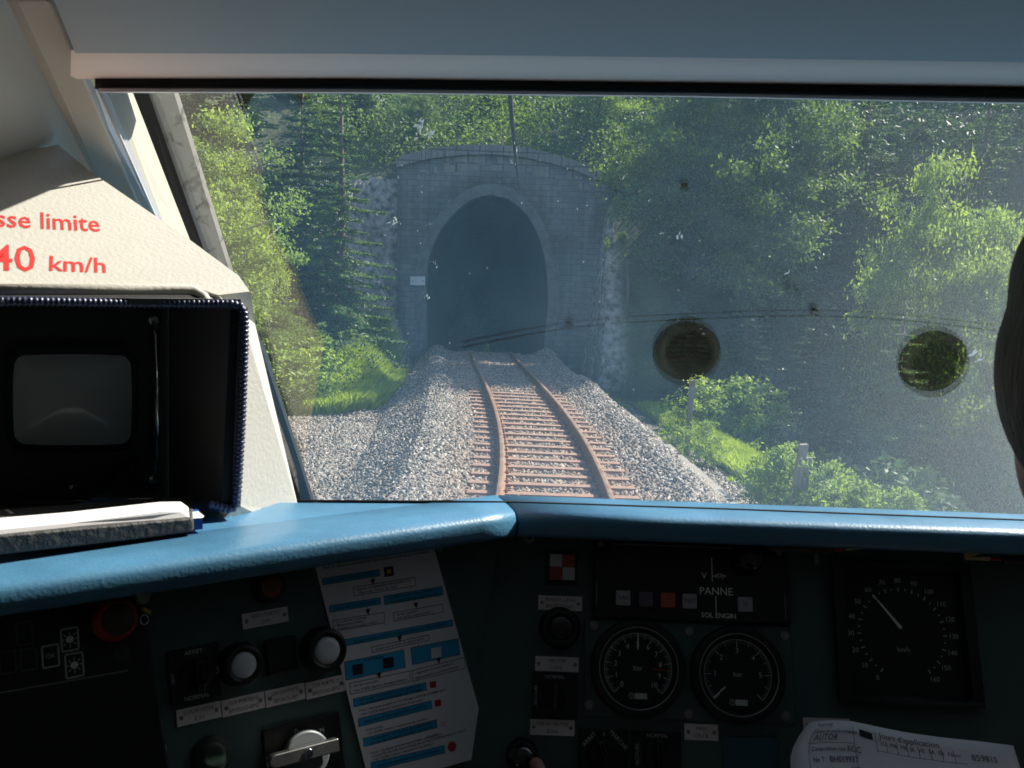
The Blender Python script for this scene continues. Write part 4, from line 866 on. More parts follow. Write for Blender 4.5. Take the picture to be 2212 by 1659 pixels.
# monitor
mon = thing('monitor', 'small old tube monitor with grey screen in the black recess at left', 'monitor', P(160, 860, .95))
M_screen = mat('grey_tube_screen', (.42, .46, .44), .15, coat=.4)
mh = Vector((hW.x, hW.y, 0)).normalized(); MP = Plane(P(160, 860, .95), mh.cross(UP))
b = MB(True); b.prism([MP.at(-150, 640, -.001), MP.at(372, 655, -.001), MP.at(372, 1100, -.001), MP.at(-150, 1100, -.001)], MP.n*-.05); b.build('front_panel', M_black, mon)
rr2 = lambda x0, y0, x1, y1, r, bow=0: [(x + (0), y) for x, y in _rr(x0, y0, x1, y1, r, bow)]
def _rr(x0, y0, x1, y1, r, bow):
    o_ = []; cx, cy = (x0+x1)/2, (y0+y1)/2
    for (a, c, s0) in ((x1-r, y0+r, -90), (x1-r, y1-r, 0), (x0+r, y1-r, 90), (x0+r, y0+r, 180)):
        for k in range(7): th = R(s0+k*15); o_.append((a+r*math.cos(th), c+r*math.sin(th)))
    out = []
    for i in range(len(o_)):
        p, q = o_[i], o_[(i+1) % len(o_)]; m_ = 5 if math.hypot(q[0]-p[0], q[1]-p[1]) > r else 1
        for k in range(m_): out.append((p[0]+(q[0]-p[0])*k/m_, p[1]+(q[1]-p[1])*k/m_))
    hx, hy = (x1-x0)/2, (y1-y0)/2
    return [(x+bow*(x-cx)/hx*(1-((y-cy)/hy)**2), y+bow*(y-cy)/hy*(1-((x-cx)/hx)**2)) for x, y in out]
oc = _rr(32, 769, 281, 958, 22, 4); ocb = _rr(14, 752, 296, 975, 34, 4)
b = MB(True); n_ = len(oc); V_ = [MP.at(x, y, .012) for x, y in ocb]+[MP.at(x, y, .004) for x, y in oc]; b.add(V_, [(i, (i+1) % n_, n_+(i+1) % n_, n_+i) for i in range(n_)], True)
b.add([MP.at(x, y, .012) for x, y in ocb]+[MP.at(x, y, 0) for x, y in ocb], [(i, (i+1) % n_, n_+(i+1) % n_, n_+i) for i in range(n_)]); b.build('bezel', M_black, mon)
b = MB(True); cx_, cy_ = 156, 863; rows = []
for f in (1, .8, .6, .4, .2): rows += [MP.at(cx_+(x-cx_)*f, cy_+(y-cy_)*f, .004+.010*(1-f*f)) for x, y in oc]
b.add(rows+[MP.at(cx_, cy_, .014)], [(j*n_+i, j*n_+(i+1) % n_, (j+1)*n_+(i+1) % n_, (j+1)*n_+i) for j in range(4) for i in range(n_)]+[(4*n_+i, 4*n_+(i+1) % n_, 5*n_) for i in range(n_)], True); b.build('screen', M_screen, mon)
b = MB(True); b.prism([MP.at(a, c, .001) for a, c in ((150, 1379-330), (158, 1378-330), (156, 1385-330), (150, 1386-330))], MP.n*.001); b.build('badge', M_dim, mon)
# hood frame with ribbed edge
hf = thing('monitor_hood', 'dark navy ribbed rubber frame of the monitor recess', 'frame', P(520, 700, .82))
M_rib = mat('navy_ribbed_rubber', (.03, .04, .10), .35, spec=.7)
path = [(-150, 652, .770), (60, 651, .80), (300, 655, .85), (500, 656, .882), (520, 662, .885), (528, 680, .887), (527, 760, .887), (522, 900, .887), (514, 1040, .887), (509, 1090, .887), (500, 1100, .885), (450, 1088, .875)]
def resample(pts, step):
    out = [pts[0]]; carry = 0
    for a, c in zip(pts, pts[1:]):
        L = (c-a).length; t = step-carry
        while t < L: out.append(a.lerp(c, t/L)); t += step
        carry = L-(t-step)
    return out
pw = resample([P(*q) for q in path], .0012); b = MB(True); b.tube(pw, [.0042+.0008*math.sin(i*2*math.pi/3.6) for i in range(len(pw))], 10); b.build('ribbed_edge', M_rib, hf)
M_lin = mat('grey_felt_lining', (.07, .07, .065), .9, bump=.2, bscale=200, var=.15, vscale=10)
b = MB(True); b.prism([MP.at(365, 655, .001), P(520, 664, .885), P(505, 1096, .885), MP.at(365, 1090, .001)], Vector((.006, .002, 0))); b.build('side_lining', M_lin, hf)
b = MB(True); b.prism([P(-150, 655, .775), P(520, 660, .885), MP.at(368, 657, 0), MP.at(-150, 645, 0)], (0, 0, .006)); b.build('top_lining', M_lin, hf)
b = MB(True); b.prism([P(-150, 1150, .78), P(415, 1120, .87), MP.at(372, 1075, 0), MP.at(-150, 1090, 0)], (0, 0, -.006)); b.build('bottom_shelf', M_blackrub, hf)
b = MB(True); b.prism([P(497, 668, .881), P(522, 668, .891), P(508, 1096, .891), P(478, 1092, .881)], (0, .005, 0)); b.build('edge_band', M_blackrub, hf)
gh = thing('grab_handle', 'chrome vertical grab handle right of the monitor screen', 'handle', MP.at(337, 870, .02)); b = MB(True)
b.tube([MP.at(331, 697, .004), MP.at(334, 706, .016), MP.at(340, 722, .020), MP.at(339, 870, .020), MP.at(338, 1010, .020), MP.at(337, 1024, .014), MP.at(334, 1030, .004)], .0028, 10); b.build('bar', M_chrome, gh)
for y in (691, 1037):
    f = fr(MP, 334, y, .001, mh); b = MB(True); t = MB(); t.lathe([(.0065, 0), (.0065, .002), (.004, .003)], 16); t.lathe([(.0022, .0032), (.0022, .004)], 6); b.add([f.M@v for v in t.v], t.f); b.build('screw', M_chrome, gh)
# notebooks on the shelf
bk = thing('black_binder', 'thick black grained binder lying on the desk under the monitor', 'binder', P(200, 1165, .78)); 
b = MB(True); b.prism([P(-150, 1170, .70), P(412, 1119, .825), P(418, 1127, .826), P(418, 1149, .826), P(300, 1166, .80), P(-150, 1216, .70)], (-.03, .10, -.004)); b.build('cover', mat('black_grained_leather', (.06, .058, .06), .6, bump=.8, bscale=120, var=.2, vscale=30), bk, bevel=.003)
pp_ = thing('paper_stack', 'sheaf of white papers on the black binder under the monitor', 'papers', P(200, 1130, .80))
b = MB(True); b.prism([P(-150, 1157, .70), P(150, 1129, .77), P(345, 1106, .812), P(392, 1105, .826), P(410, 1118, .828), P(200, 1138, .78), P(-150, 1173, .70)], (-.008, .02, .004)); b.build('sheets', M_paper, pp_, bevel=.0008)
bx = thing('blue_box', 'small blue and white box end sticking out right of the papers', 'box', P(420, 1130, .83))
b = MB(True); b.prism([P(398, 1122, .832), P(438, 1119, .836), P(438, 1143, .836), P(398, 1148, .832)], (-.03, .06, 0)); b.build('box_body', mat('blue_card', (.02, .10, .42), .5), bx)
b = MB(True); b.prism([P(398, 1121.5, .832), P(438, 1118.5, .836), P(425, 1108, .85), P(392, 1112, .845)], (0, .004, .0006)); b.build('box_lid', M_white, bx)
# ================================================================ INSTRUMENT PANELS
tp_ = N1+Vector((0, 0, -.025)); seamtop = tp_-mit*.056
TL_, TR_ = R(17), R(24)
nL = (oW*math.cos(TL_)+UP*math.sin(TL_)).normalized(); nR = (oR*math.cos(TR_)+UP*math.sin(TR_)).normalized()
PL = Plane(seamtop, nL); PR = Plane(seamtop, nR); sd = nL.cross(nR).normalized(); sd = sd if sd.z < 0 else -sd
A_ = seamtop-sd*.02; B_ = seamtop+sd*.55
def panel(name, pl, h, sgn, L, m):
    u = h*sgn; a, c = A_, B_; d = a+u*L; d2 = d+ (c-a)-h*((c-a).dot(h)); b = MB(True); b.prism([a, d, d2+u*0, c], pl.n*-.01); return b.build(name, m, desk)
panel('left_panel', PL, hW, -1, 1.0, M_green); panel('right_panel', PR, hR, 1, 3.0, M_green)
def T(name, label, cat, pl, px, py, h, lift=0, group=None):
    f = fr(pl, px, py, lift, h); t = thing(name, label, cat, f.M, group); t_f = f; return t, f
def both(pl): return hW if pl is PL else hR
def screw(parent, x, y, r, z=0, n='screw'):
    b = MB(); b.lathe([(r, z), (r, z+r*.3), (r*.7, z+r*.5)], 14, (x, y)); b.lathe([(r*.35, z+r*.52), (r*.35, z+r*.6)], 6, (x, y)); return b.build(n, M_screw, parent)
def text_part(parent, items, m=M_ink, z=.0006, nm='lettering'):
    b = MB()
    for it in items:
        txt, x, y, s = it[:4]; kw = it[4] if len(it) > 4 else {}
        b.text(txt, x, y, s, z=z, **kw)
    return b.build(nm, m, parent)
def label_plate(pl, xl, yt_, xr, h_px, lines, label, group='engraved label plates on the desk panels', y2=None):
    """xl..xr wide plate; (xl,yt_) top left, (xr,y2) top right"""
    y2 = yt_ if y2 is None else y2; H_ = both(pl); cx, cy = (xl+xr)/2, (yt_+y2)/2+h_px/2
    t, f = T('label_plate', label, 'label plate', pl, cx, cy, H_, .0005, group); a = f.loc(xl, yt_+h_px/2); c = f.loc(xr, y2+h_px/2); w_ = abs(c[0]-a[0]); hh = h_px*f.sv
    b = MB(); b.box(0, 0, .0006, w_, hh, .0012); b.build('plate', M_plate, t)
    for s in (-1, 1): screw(t, s*(w_/2-hh*.26), 0, hh*.13, .0012)
    n = len(lines); text_part(t, [(tx, 0, hh*(.22 if k == 0 and n > 1 else -.24 if n > 1 else 0), hh*.33, dict(maxw=w_*.70)) for k, tx in enumerate(lines)], z=.00135); return t
def knob(pl, px, py, rpx, label, m=M_black, hgt=.014, name='push_button', cat='button', capm=None, capr=.62, group=None, capz=0):
    t, f = T(name, label, cat, pl, px, py, both(pl), .0, group); r = rpx*f.s; b = MB(); b.lathe([(r*1.12, 0), (r*1.12, .002), (r*1.0, .003), (r*.97, hgt*.8), (r*.9, hgt), (r*.68, hgt), (r*.66, hgt*.8)], 36, capend=True); b.build('collar', m, t)
    if capm: b = MB(); b.lathe([(r*capr, hgt*.5), (r*capr, hgt+capz), (r*capr*.9, hgt+capz+.0015), (r*capr*.5, hgt+capz+.002)], 32); b.build('cap', capm, t)
    return t, f
# ---------------- right panel
t, f = T('indicator_lamp', 'square push lamp chequered white and red near the desk corner', 'indicator', PR, 1214, 1226, hR); s = 58*f.s; b = MB(); b.box(0, 0, .002, s*1.12, s*1.25, .004); b.build('bezel', M_black, t)
for nm, m_, sgn in (('white_field', mat('milky_lens', (.62, .58, .60), .35), 1), ('red_field', mat('red_lens', (.40, .07, .05), .35), -1)):
    b = MB(); q = s*.235
    b.box(-q, q*sgn, .0055, s*.45, s*.45, .003); b.box(q, -q*sgn, .0055, s*.45, s*.45, .003); b.build(nm, m_, t)
label_plate(PR, 1163, 1286, 1257, 31, ['FRANCH. CARRE', 'BPL(FC)DAAT'], 'label plate reading FRANCH. CARRE under the chequered lamp', y2=1289)
knob(PR, 1209, 1357, 40, 'black push button between the FRANCH. CARRE and NEUTRE plates', M_black, .02, capm=M_gloss, capr=.6)
label_plate(PR, 1156, 1417, 1250, 32, ['NEUTRE', 'LS(N)'], 'label plate reading NEUTRE above the tall black switch', y2=1420)
label_plate(PR, 1145, 1553, 1241, 34, ['MISE AU NEUTRE', 'Z(IN)'], 'label plate reading MISE AU NEUTRE under the tall black switch', y2=1556)
label_plate(PR, 1478, 1563, 1551, 35, ['MAN', 'CP-CB'], 'label plate reading MAN CP-CB below the two pressure gauges', y2=1565)
label_plate(PR, 1735, 1549, 1835, 34, [''], 'blank label plate half covered by the curled printed sheets', y2=1553)
def rot_switch(px, py, wpx, hpx, top, side, label, turn=0, extra=None):
    t, f = T('rotary_switch', label, 'switch', PR, px, py, hR, 0, 'black rotary switches on the right panel'); w_, h_ = wpx*f.s, hpx*f.sv
    b = MB(); b.box(0, 0, .003, w_, h_, .006); b.build('switch_base', M_black, t, bevel=.0012)
    b = MB(); b.lathe([(w_*.30, .006), (w_*.30, .010), (w_*.27, .012)], 32); b.build('dial', M_black, t)
    b = MB(); b.box(0, 0, .017, w_*.14, w_*.62, .014, turn); b.build('grip', M_gloss, t, bevel=.002)
    it = [(top, 0, h_*.40, w_*.11)] if top else []
    if side: it.append((side, -w_*.42, 0, w_*.10, dict(rot=R(90))))
    text_part(t, it+(extra(w_, h_) if extra else []), M_dim, z=.0063); return t
rot_switch(1197, 1502, 95, 100, 'NORMAL', 'SECOURS', 'tall black rotary switch between the NEUTRE and MISE AU NEUTRE plates')
rot_switch(1303, 1630, 105, 112, '0', None, 'black rotary switch with two slanted legends beneath the left pressure gauge', R(20), lambda w_, h_: [('ARRET', -w_*.3, h_*.3, w_*.12, dict(rot=R(45))), ('MARCHE', w_*.3, h_*.3, w_*.12, dict(rot=R(-45)))])
rot_switch(1418, 1630, 103, 104, 'NORMAL', 'SECOURS', 'black rotary switch marked NORMAL beneath the space between the gauges')
# recorder block
t, f = T('fault_recorder', 'black recorder block with a row of square keys over the gauges', 'control unit', PR, 1491, 1253, hR, 0); w_, h_ = 418*f.s, 176*f.sv
b = MB(); b.box(0, 0, .005, w_, h_, .010); b.build('housing', M_black, t, bevel=.002)
b = MB(); b.box(-w_*.10, h_*.40, .0108, w_*.62, .0012, .0016); b.box(-w_*.488, -h_*.21, .0104, .0009, h_*.26, .0010); b.box(w_*.47, -h_*.28, .0104, .0009, h_*.30, .0010); b.build('trim_line', M_screw, t)
for (x, y) in ((1296, 1178), (1676, 1196), (1712, 1187)): a = f.loc(x, y); screw(t, a[0], a[1], 7*f.s, .010 if x < 1700 else 0)
f2 = fr(PR, 1491, 1253, .0105, hR); f2.M = f.M
def L2(x, y): p = f.Mi@PR.at(x, y, .0105); return p.x, p.y
for (x, y, tx, m_, nm) in ((1345, 1292, 'VAL', mat('grey_key', (.40, .40, .42), .5), 'key'), (1394, 1295, '', mat('violet_key', (.14, .10, .14), .5), 'key'), (1442, 1297, '!', mat('orange_red_key', (.55, .10, .05), .5), 'key'), (1488, 1299, 'TEST', mat('grey_key'), 'key'), (1608, 1306, 'SF', mat('grey_key'), 'key')):
    a = L2(x, y); q = 30*f.s; b = MB(); b.box(a[0], a[1], .013, q, q, .006); k_ = b.build(nm, m_, t, bevel=.0008)
    if tx: bb = MB(); bb.text(tx, a[0], a[1], q*.42, z=.0162); bb.build('key_legend', M_ink, k_)
it = []
for tx, x, y, sz in (('V', 1521, 1244, 13), ('PANNE', 1547, 1278, 16), ('SOL', 1528, 1329, 10.5), ('ENGIN', 1568, 1331, 10.5), ('(O)', 1554, 1244, 9)): a = L2(x, y); it.append((tx, a[0], a[1], sz*f.s/.72, dict(bold=.00005)))
lm_ = text_part(t, it, M_white, z=.0103)
b = MB()
for x, y0, y1 in ((1538, 1205, 1256), (1547, 1288, 1333)): a, c = L2(x-1, y0), L2(x+1, y1); b.box((a[0]+c[0])/2, (a[1]+c[1])/2, .0103, 1.6*f.s, abs(a[1]-c[1]), .0004)
a, c = L2(1539, 1244), L2(1546, 1244); b.box((a[0]+c[0])/2, a[1], .0103, abs(c[0]-a[0]), 1.6*f.s, .0004); a, c = L2(1562, 1244), L2(1569, 1244); b.box((a[0]+c[0])/2, a[1], .0103, abs(c[0]-a[0]), 1.6*f.s, .0004)
b.build('legend_line', M_white, t)
a = L2(1612, 1210); b = MB(); r = 34*f.s; b.lathe([(r, .010), (r, .014), (r*.8, .016), (r*.78, .026), (r*.65, .030), (r*.3, .031)], 36, a); b.build('knob', M_gloss, t)
# gauges
gt, gf = T('gauge_plate', 'square dark plate with four corner screws carrying the two pressure gauges', 'mounting plate', PR, 1487, 1449, hR); w_, h_ = 452*gf.s, 212*gf.sv
b = MB(); b.box(0, 0, .002, w_, h_, .004); b.build('plate', M_green, gt, bevel=.003)
for (x, y) in ((1283, 1352), (1487, 1364), (1692, 1374), (1271, 1522), (1485, 1541), (1694, 1546)): a = gf.loc(x, y); screw(gt, a[0], a[1], 11*gf.s, .004)
def gauge(px, py, top, maxv, needles, label, minor):
    t, f = T('pressure_gauge', label, 'gauge', PR, px, py, hR, .004, 'round pressure gauges'); s = f.s; R0 = 102*s
    b = MB(); b.lathe([(R0, 0), (R0, .006), (R0*.96, .010), (R0*.86, .010), (R0*.80, .006), (R0*.80, .003)], 64, capend=False); b.build('bezel', M_black, t)
    b = MB(); b.lathe([(R0*.835, .0095), (R0*.83, .0108), (R0*.815, .0095)], 64, capend=False); b.build('rim', M_steel, t)
    b = MB(); b.lathe([(R0*.81, .003), (R0*.81, .0034)], 48); b.build('dial', mat('black_dial', (.01, .01, .011), .6), t)
    A = lambda v: R(225-270*v/maxv); rf = 74*s; bb = MB(); nt_ = int(maxv*minor)
    for i in range(nt_+1):
        v = i/minor; a = A(v); big = abs(v-round(v)) < 1e-6; mid = abs(v*2-round(v*2)) < 1e-6; l_ = (.20 if big else .14 if mid else .09)*rf; th = (1.5 if big else 1.0 if mid else .6)*s
        rr_ = rf*.97-l_/2; bb.box(rr_*math.cos(a), rr_*math.sin(a), .0037, l_, th, .0003, a)
    bb.ring(0, 0, rf*.97, rf*.985, .0038, 64, A(0), A(maxv)); bb.build('scale', M_dim, t)
    text_part(t, [(str(v), rf*.66*math.cos(A(v)), rf*.66*math.sin(A(v)), 16*s) for v in top]+[('bar', 0, 0, 15*s)], M_dim, z=.0037)
    for (ang, m_, r0, r1) in needles:
        bb = MB(); a = R(ang); bb.box((r0+r1)/2*rf*math.cos(a), (r0+r1)/2*rf*math.sin(a), .0052, (r1-r0)*rf, 2.2*s, .0006, a); bb.build('needle', m_, t)
    bb = MB(); bb.box(6*s, -57*s, .0037, 26*s, 12*s, .0004); bb.build('maker_patch', M_dim, t)
    bb = MB(); bb.ring(-14*s, -57*s, 5.0*s, 6.2*s, .0038, 20); bb.text('V', -14*s, -57*s, 9*s, z=.0038); bb.build('maker_mark', M_dim, t)
gauge(1377, 1443, range(0, 11), 10, [(90, M_white, .52, .98), (-2, M_redp, .40, .92)], 'pressure gauge scaled 0 to 10 bar with a red needle, left of the pair', 10)
gauge(1592, 1457, range(1, 6), 6, [(222, M_white, .52, .98)], 'pressure gauge scaled to 6 bar, right of the pair', 10)
# speedometer
t, f = T('speedometer', 'large square black speedometer with white needle near sixty', 'speedometer', PR, 1950, 1366, hR); w_, h_ = 300*f.s, 308*f.sv; s = f.s
b = MB(); 
for (x, y, a, c) in ((0, h_*.47, w_, h_*.06), (0, -h_*.47, w_, h_*.06), (-w_*.46, 0, w_*.08, h_*.88), (w_*.46, 0, w_*.08, h_*.88)): b.box(x, y, .006, a, c, .012)
b.build('frame', M_black, t, bevel=.001)
b = MB(); b.box(0, 0, .001, w_*.84, h_*.88, .002); b.build('dial', mat('black_dial'), t)
b = MB(); b.box(0, h_*.435, .0128, w_*.88, .0014, .0012); b.build('trim_line', M_black, t)
b = MB(); o = f.loc(1947, 1368); rf = 92*s; A = lambda v: R(90+147-1.835*v)
for v in range(0, 165, 5):
    a = A(v); l_ = (8 if v % 10 == 0 else 4)*s; b.box(o[0]+rf*math.cos(a), o[1]+rf*math.sin(a), .0022, l_, 2.2*s, .0004, a)
b.build('scale', M_dim, t)
text_part(t, [(str(v), o[0]+rf*1.2*math.cos(A(v)), o[1]+rf*1.2*math.sin(A(v)), 14.5*s) for v in range(0, 161, 10)]+[('km/h', o[0], o[1]-34*s, 14*s)], M_dim, z=.0022)
b = MB(); a = R(129); d = Vector((math.cos(a), math.sin(a), 0)); nrm = Vector((-d.y, d.x, 0)); c = Vector((o[0]-4*s, o[1]+10*s, .005)); b.prism([c+nrm*3.2*s, c-nrm*3.2*s, c+d*88*s-nrm*.8*s, c+d*88*s+nrm*.8*s], (0, 0, .0008)); b.build('needle', M_white, t)
t, f = T('blue_flap', 'plain dark blue flap right of the MAN CP-CB plate', 'flap', PR, 1620, 1640, hR); b = MB(); b.box(0, 0, .002, 118*f.s, 95*f.sv, .004); b.build('flap', mat('dark_blue_vinyl', (.03, .09, .13), .5, bump=.2, bscale=200), t, bevel=.001)
# screws with washers on panels
for (pl, x, y, r, lab) in ((PR, 1143, 1162, 12, 'round washer screw under the corner of the blue lip'), (PL, 948, 1181, 10, 'washer screw at the top right corner of the instruction sheet'), (PL, 1067, 1608, 11, 'washer screw beside the bottom right corner of the instruction sheet')):
    t, f = T('panel_screw', lab, 'screw', pl, x, y, both(pl), 0, 'panel screws'); b = MB(); b.lathe([(r*f.s, 0), (r*f.s, .001), (r*.6*f.s, .0016)], 24); b.build('washer', M_screw, t); b = MB(); b.lathe([(r*.38*f.s, .0017), (r*.38*f.s, .0022)], 6); b.build('socket', M_black, t)
# cables hanging under the lip
def cable(pts, lift, label, tagpts, redpts, blk):
    t = thing('tagged_cable', label, 'cable', PR.at(pts[0][0], pts[0][1], lift)); b = MB(True); b.tube([PR.at(x, y, lift) for x, y in pts], blk, 10); b.build('sheath', mat('grey_sheath', (.05, .05, .052), .4), t)
    b = MB(True); b.tube([PR.at(x, y, lift) for x, y in redpts], .0017, 8); b.build('red_wire', M_redp, t)
    b = MB(True); b.prism([PR.at(x, y, lift+.001) for x, y in tagpts], PR.n*.0006); b.build('paper_tag', M_tag, t)
cable([(1655, 1181), (1800, 1189)], .022, 'grey cable with red wire and yellow tag under the lip above the recorder', [(1828, 1181), (1884, 1180), (1858, 1187), (1828, 1190)], [(1800, 1189), (1832, 1186)], .0042)
cable([(2300, 1216), (2165, 1209)], .022, 'black cable with red wire and folded yellow tag at the right end of the lip', [(2082, 1194), (2118, 1196), (2096, 1204), (2139, 1203), (2138, 1212), (2084, 1209)], [(2165, 1209), (2136, 1206)], .0045)
t, f = T('small_peg', 'short dark peg hanging under the lip left of the speedometer', 'peg', PR, 1759, 1208, hR); b = MB(); b.box(0, 0, .004, 9*f.s, 24*f.sv, .008); b.build('peg', M_screw, t, bevel=.0008)
# ---------------- left panel
label_plate(PL, 524, 1327, 622, 33, ['FERM PORTES', '(SFP)'], 'label plate reading FERM PORTES under the dark orange button', y2=1309)
knob(PL, 578, 1266, 33, 'dark orange round button above the FERM PORTES plate', M_black, .012, capm=mat('dark_orange_lens', (.20, .065, .03), .35), capr=.74)
for (a, ya, c, yc, ls, lab) in ((382, 1534, 477, 1513, ['ESSUIE-VITRE', 'Z-EV'], 'label plate reading ESSUIE-VITRE, first of the row of four'), (480, 1513, 571, 1493, ['OUV PORTES G', 'BP(OU)G-BPG'], 'label plate OUV PORTES G under the left white button'), (574, 1492, 658, 1474, ['ANN OUV PORTES', 'BP(AO)-BP'], 'label plate ANN OUV PORTES between the two white buttons'), (661, 1474, 745, 1457, ['OUV PORTES D', 'BP(OU)D-BPD'], 'label plate OUV PORTES D under the right white button')):
    label_plate(PL, a, ya, c, 36, ls, lab, y2=yc)
M_wl = mat('white_button_lens', (.62, .66, .72), .3)
for (x, y, lab) in ((527, 1428, 'white round push button in deep black collar, left of two'), (705, 1397, 'white round push button in deep black collar, right of two')):
    t, f = T('door_button', lab, 'button', PL, x-12, y+6, hW, 0, 'white door buttons'); r = 45*f.s; b = MB(); b.lathe([(r*1.05, 0), (r*1.0, .004), (r*.98, .015), (r*.9, .018), (r*.66, .018), (r*.63, .010)], 40); b.build('collar', M_black, t)
    b = MB(); b.lathe([(r*.62, .010), (r*.62, .016), (r*.58, .018), (r*.4, .0195), (r*.15, .020)], 36); b.build('cap', M_wl, t)
t, f = T('blanking_plug', 'flat black square blank between the two white buttons', 'blank', PL, 605, 1415, hW); b = MB(); b.box(0, 0, .003, 66*f.s, 78*f.sv, .006); b.build('plug', M_black, t, bevel=.002)
t, f = T('wiper_switch', 'black rotary switch above the ESSUIE-VITRE plate', 'switch', PL, 418, 1455, hW); w_, h_ = 112*f.s, 118*f.sv; b = MB(); b.box(0, 0, .003, w_, h_, .006); b.build('switch_base', M_black, t, bevel=.0015)
b = MB(); b.lathe([(w_*.3, .006), (w_*.3, .01), (w_*.28, .012)], 32); b.build('dial', M_black, t); b = MB(); b.box(0, 0, .017, w_*.15, w_*.6, .014); b.build('grip', M_gloss, t, bevel=.002)
text_part(t, [('ARRET', 0, h_*.41, w_*.12), ('NORMAL', 0, -h_*.42, w_*.12), ('LENT', -w_*.43, 0, w_*.09, dict(rot=R(90))), ('VITE', w_*.43, 0, w_*.09, dict(rot=R(-90)))], M_dim, z=.0063)
knob(PL, 455, 1632, 40, 'dark green round knob under the row of plates', mat('dark_green_plastic', (.012, .03, .022), .5), .006, name='round_knob', cat='knob', capm=mat('dark_green_plastic'), capr=.8)
t, f = T('direction_selector', 'rotary selector with a bare metal bar handle below the white buttons', 'selector', PL, 656, 1628, hW); w_, h_ = 186*f.s, 150*f.sv
b = MB(); b.box(0, 0, .002, w_*.92, h_*1.0, .004); b.build('selector_base', M_black, t, bevel=.0018)
b = MB(); r = 50*f.s; b.lathe([(r, .004), (r, .009), (r*.92, .011)], 44); b.build('disc', mat('grey_disc', (.17, .19, .20), .5, .3), t)
bar = f; 
def L3(x, y, lift): p = f.Mi@PL.at(x, y, lift); return Vector((p.x, p.y, lift))
a, c = L3(598, 1645, .024), L3(733, 1609, .024); d = (c-a).normalized(); nn_ = Vector((-d.y, d.x, 0))*13.5*f.s; b = MB(); pts = [c-nn_, c+nn_]+[a+nn_*math.cos(th)-d*abs(nn_.length)*math.sin(th) for th in [R(q) for q in range(0, 181, 20)]]; b.prism(pts, (0, 0, -.010)); b.build('bar_handle', M_steel, t, bevel=.0012)
mm_ = (a+c)/2; b = MB(); b.lathe([(.0042, .024), (.0042, .0255), (.003, .026)], 16, (mm_.x, mm_.y)); b.lathe([(.0016, .0261), (.0016, .0266)], 6, (mm_.x, mm_.y)); b.build('bolt', M_chrome, t)
text_part(t, [('0', -w_*.08, h_*.36, .007), ('M', w_*.22, h_*.28, .006)], M_dim, z=.0043)
# instruction sheet
sh = thing('instruction_sheet', 'laminated white sheet with blue flowchart boxes leaning on the left panel', 'instruction sheet', fr(PL, 870, 1400, .0022, hW).M); sf = fr(PL, 870, 1400, .0022, hW); Mi_ = sf.Mi
def SC(cx, cy): return 648+.3055*cx, 1152+.3055*cy
def SL(cx, cy): x, y = SC(cx, cy); p = Mi_@PL.at(x, y, .0022); return Vector((p.x, p.y, 0))
b = MB(); q = [SL(88, 150), SL(930, 40), SL(1352, 1560), SL(500, 1800)]; b.prism([v+Vector((0, 0, .0004)) for v in q], (0, 0, -.0008)); b.build('paper', M_paper, sh)
def bar_(bm_, bo, xl, yl, xr, yr, h, inner=0.0, z=.0006):
    a, c = SL(xl, yl), SL(xr, yr); u = (c-a).normalized(); dn = (SL(xl+h*.26, yl+h)-a); dn = dn-u*dn.dot(u); hv = dn*.5; t_ = .0006
    for m_, k, zz in ((bo, 0, z), (bm_, 1, z+.0002)):
        if m_ is None: continue
        e = u*t_*k; g = hv.normalized()*t_*k; m_.quad([v+Vector((0, 0, zz)) for v in (a-hv+e+g, c-hv-e+g, c+hv-e-g, a+hv+e-g)])
    return a, c, u, hv
bl, ou_, wh, dk, rd, txm = MB(), MB(), MB(), MB(), MB(), MB(); lines_ = []
def st(txt, xl, yl, xr, yr, h, fill=.9, al='CENTER', z=.0012):
    a, c = SL(xl, yl), SL(xr, yr); u = (c-a); ang = math.atan2(u.y, u.x); m_ = (a+c)/2; txm.text(txt, m_.x, m_.y, h*1.2*sf.s*.3055/.7, z=z, rot=ang, width=u.length*fill, bold=.00004)
for (xl, yl, xr, yr, h, tx) in ((155, 343, 563, 278, 48, ["Le pictogramme « défaut technique » s'allume"]), (205, 537, 570, 477, 50, ['Écran du SIAC présente un message']), (592, 475, 1010, 405, 64, ["L'écran du SIAC", 'ne présente pas de message']), (310, 775, 1080, 632, 48, ["Allumage d'une lampe de défaut sans allumage du pictogramme « défaut technique »"]),
    (315, 975, 740, 885, 128, ['Autre lampe']), (785, 870, 1125, 800, 118, []), (375, 1200, 893, 1080, 58, ['Allumage du pictogramme « frein » et', 'du pictogramme indicateur de freinage']), (410, 1340, 930, 1210, 58, ['Allumage du pictogramme « portes »']), (447, 1480, 967, 1345, 60, ["L'indicateur de disque est allumé et", 'ne se ferme pas, vérifier la rame']), (500, 1650, 1022, 1525, 58, ['Lampe de signalisation aux portes éteinte'])):
    a, c, u, hv = bar_(bl, ou_, xl, yl, xr, yr, h); n = len(tx)
    for k, s_ in enumerate(tx):
        off = 0 if n == 1 else (-h*.2 if k == 0 else h*.22)
        if h > 100: off = -h*.36
        st(s_, xl+15+off*.26, yl+off, xr-15+off*.26, yr+off, 13 if n > 1 or h > 100 else 15, .88 if h < 100 else .35)
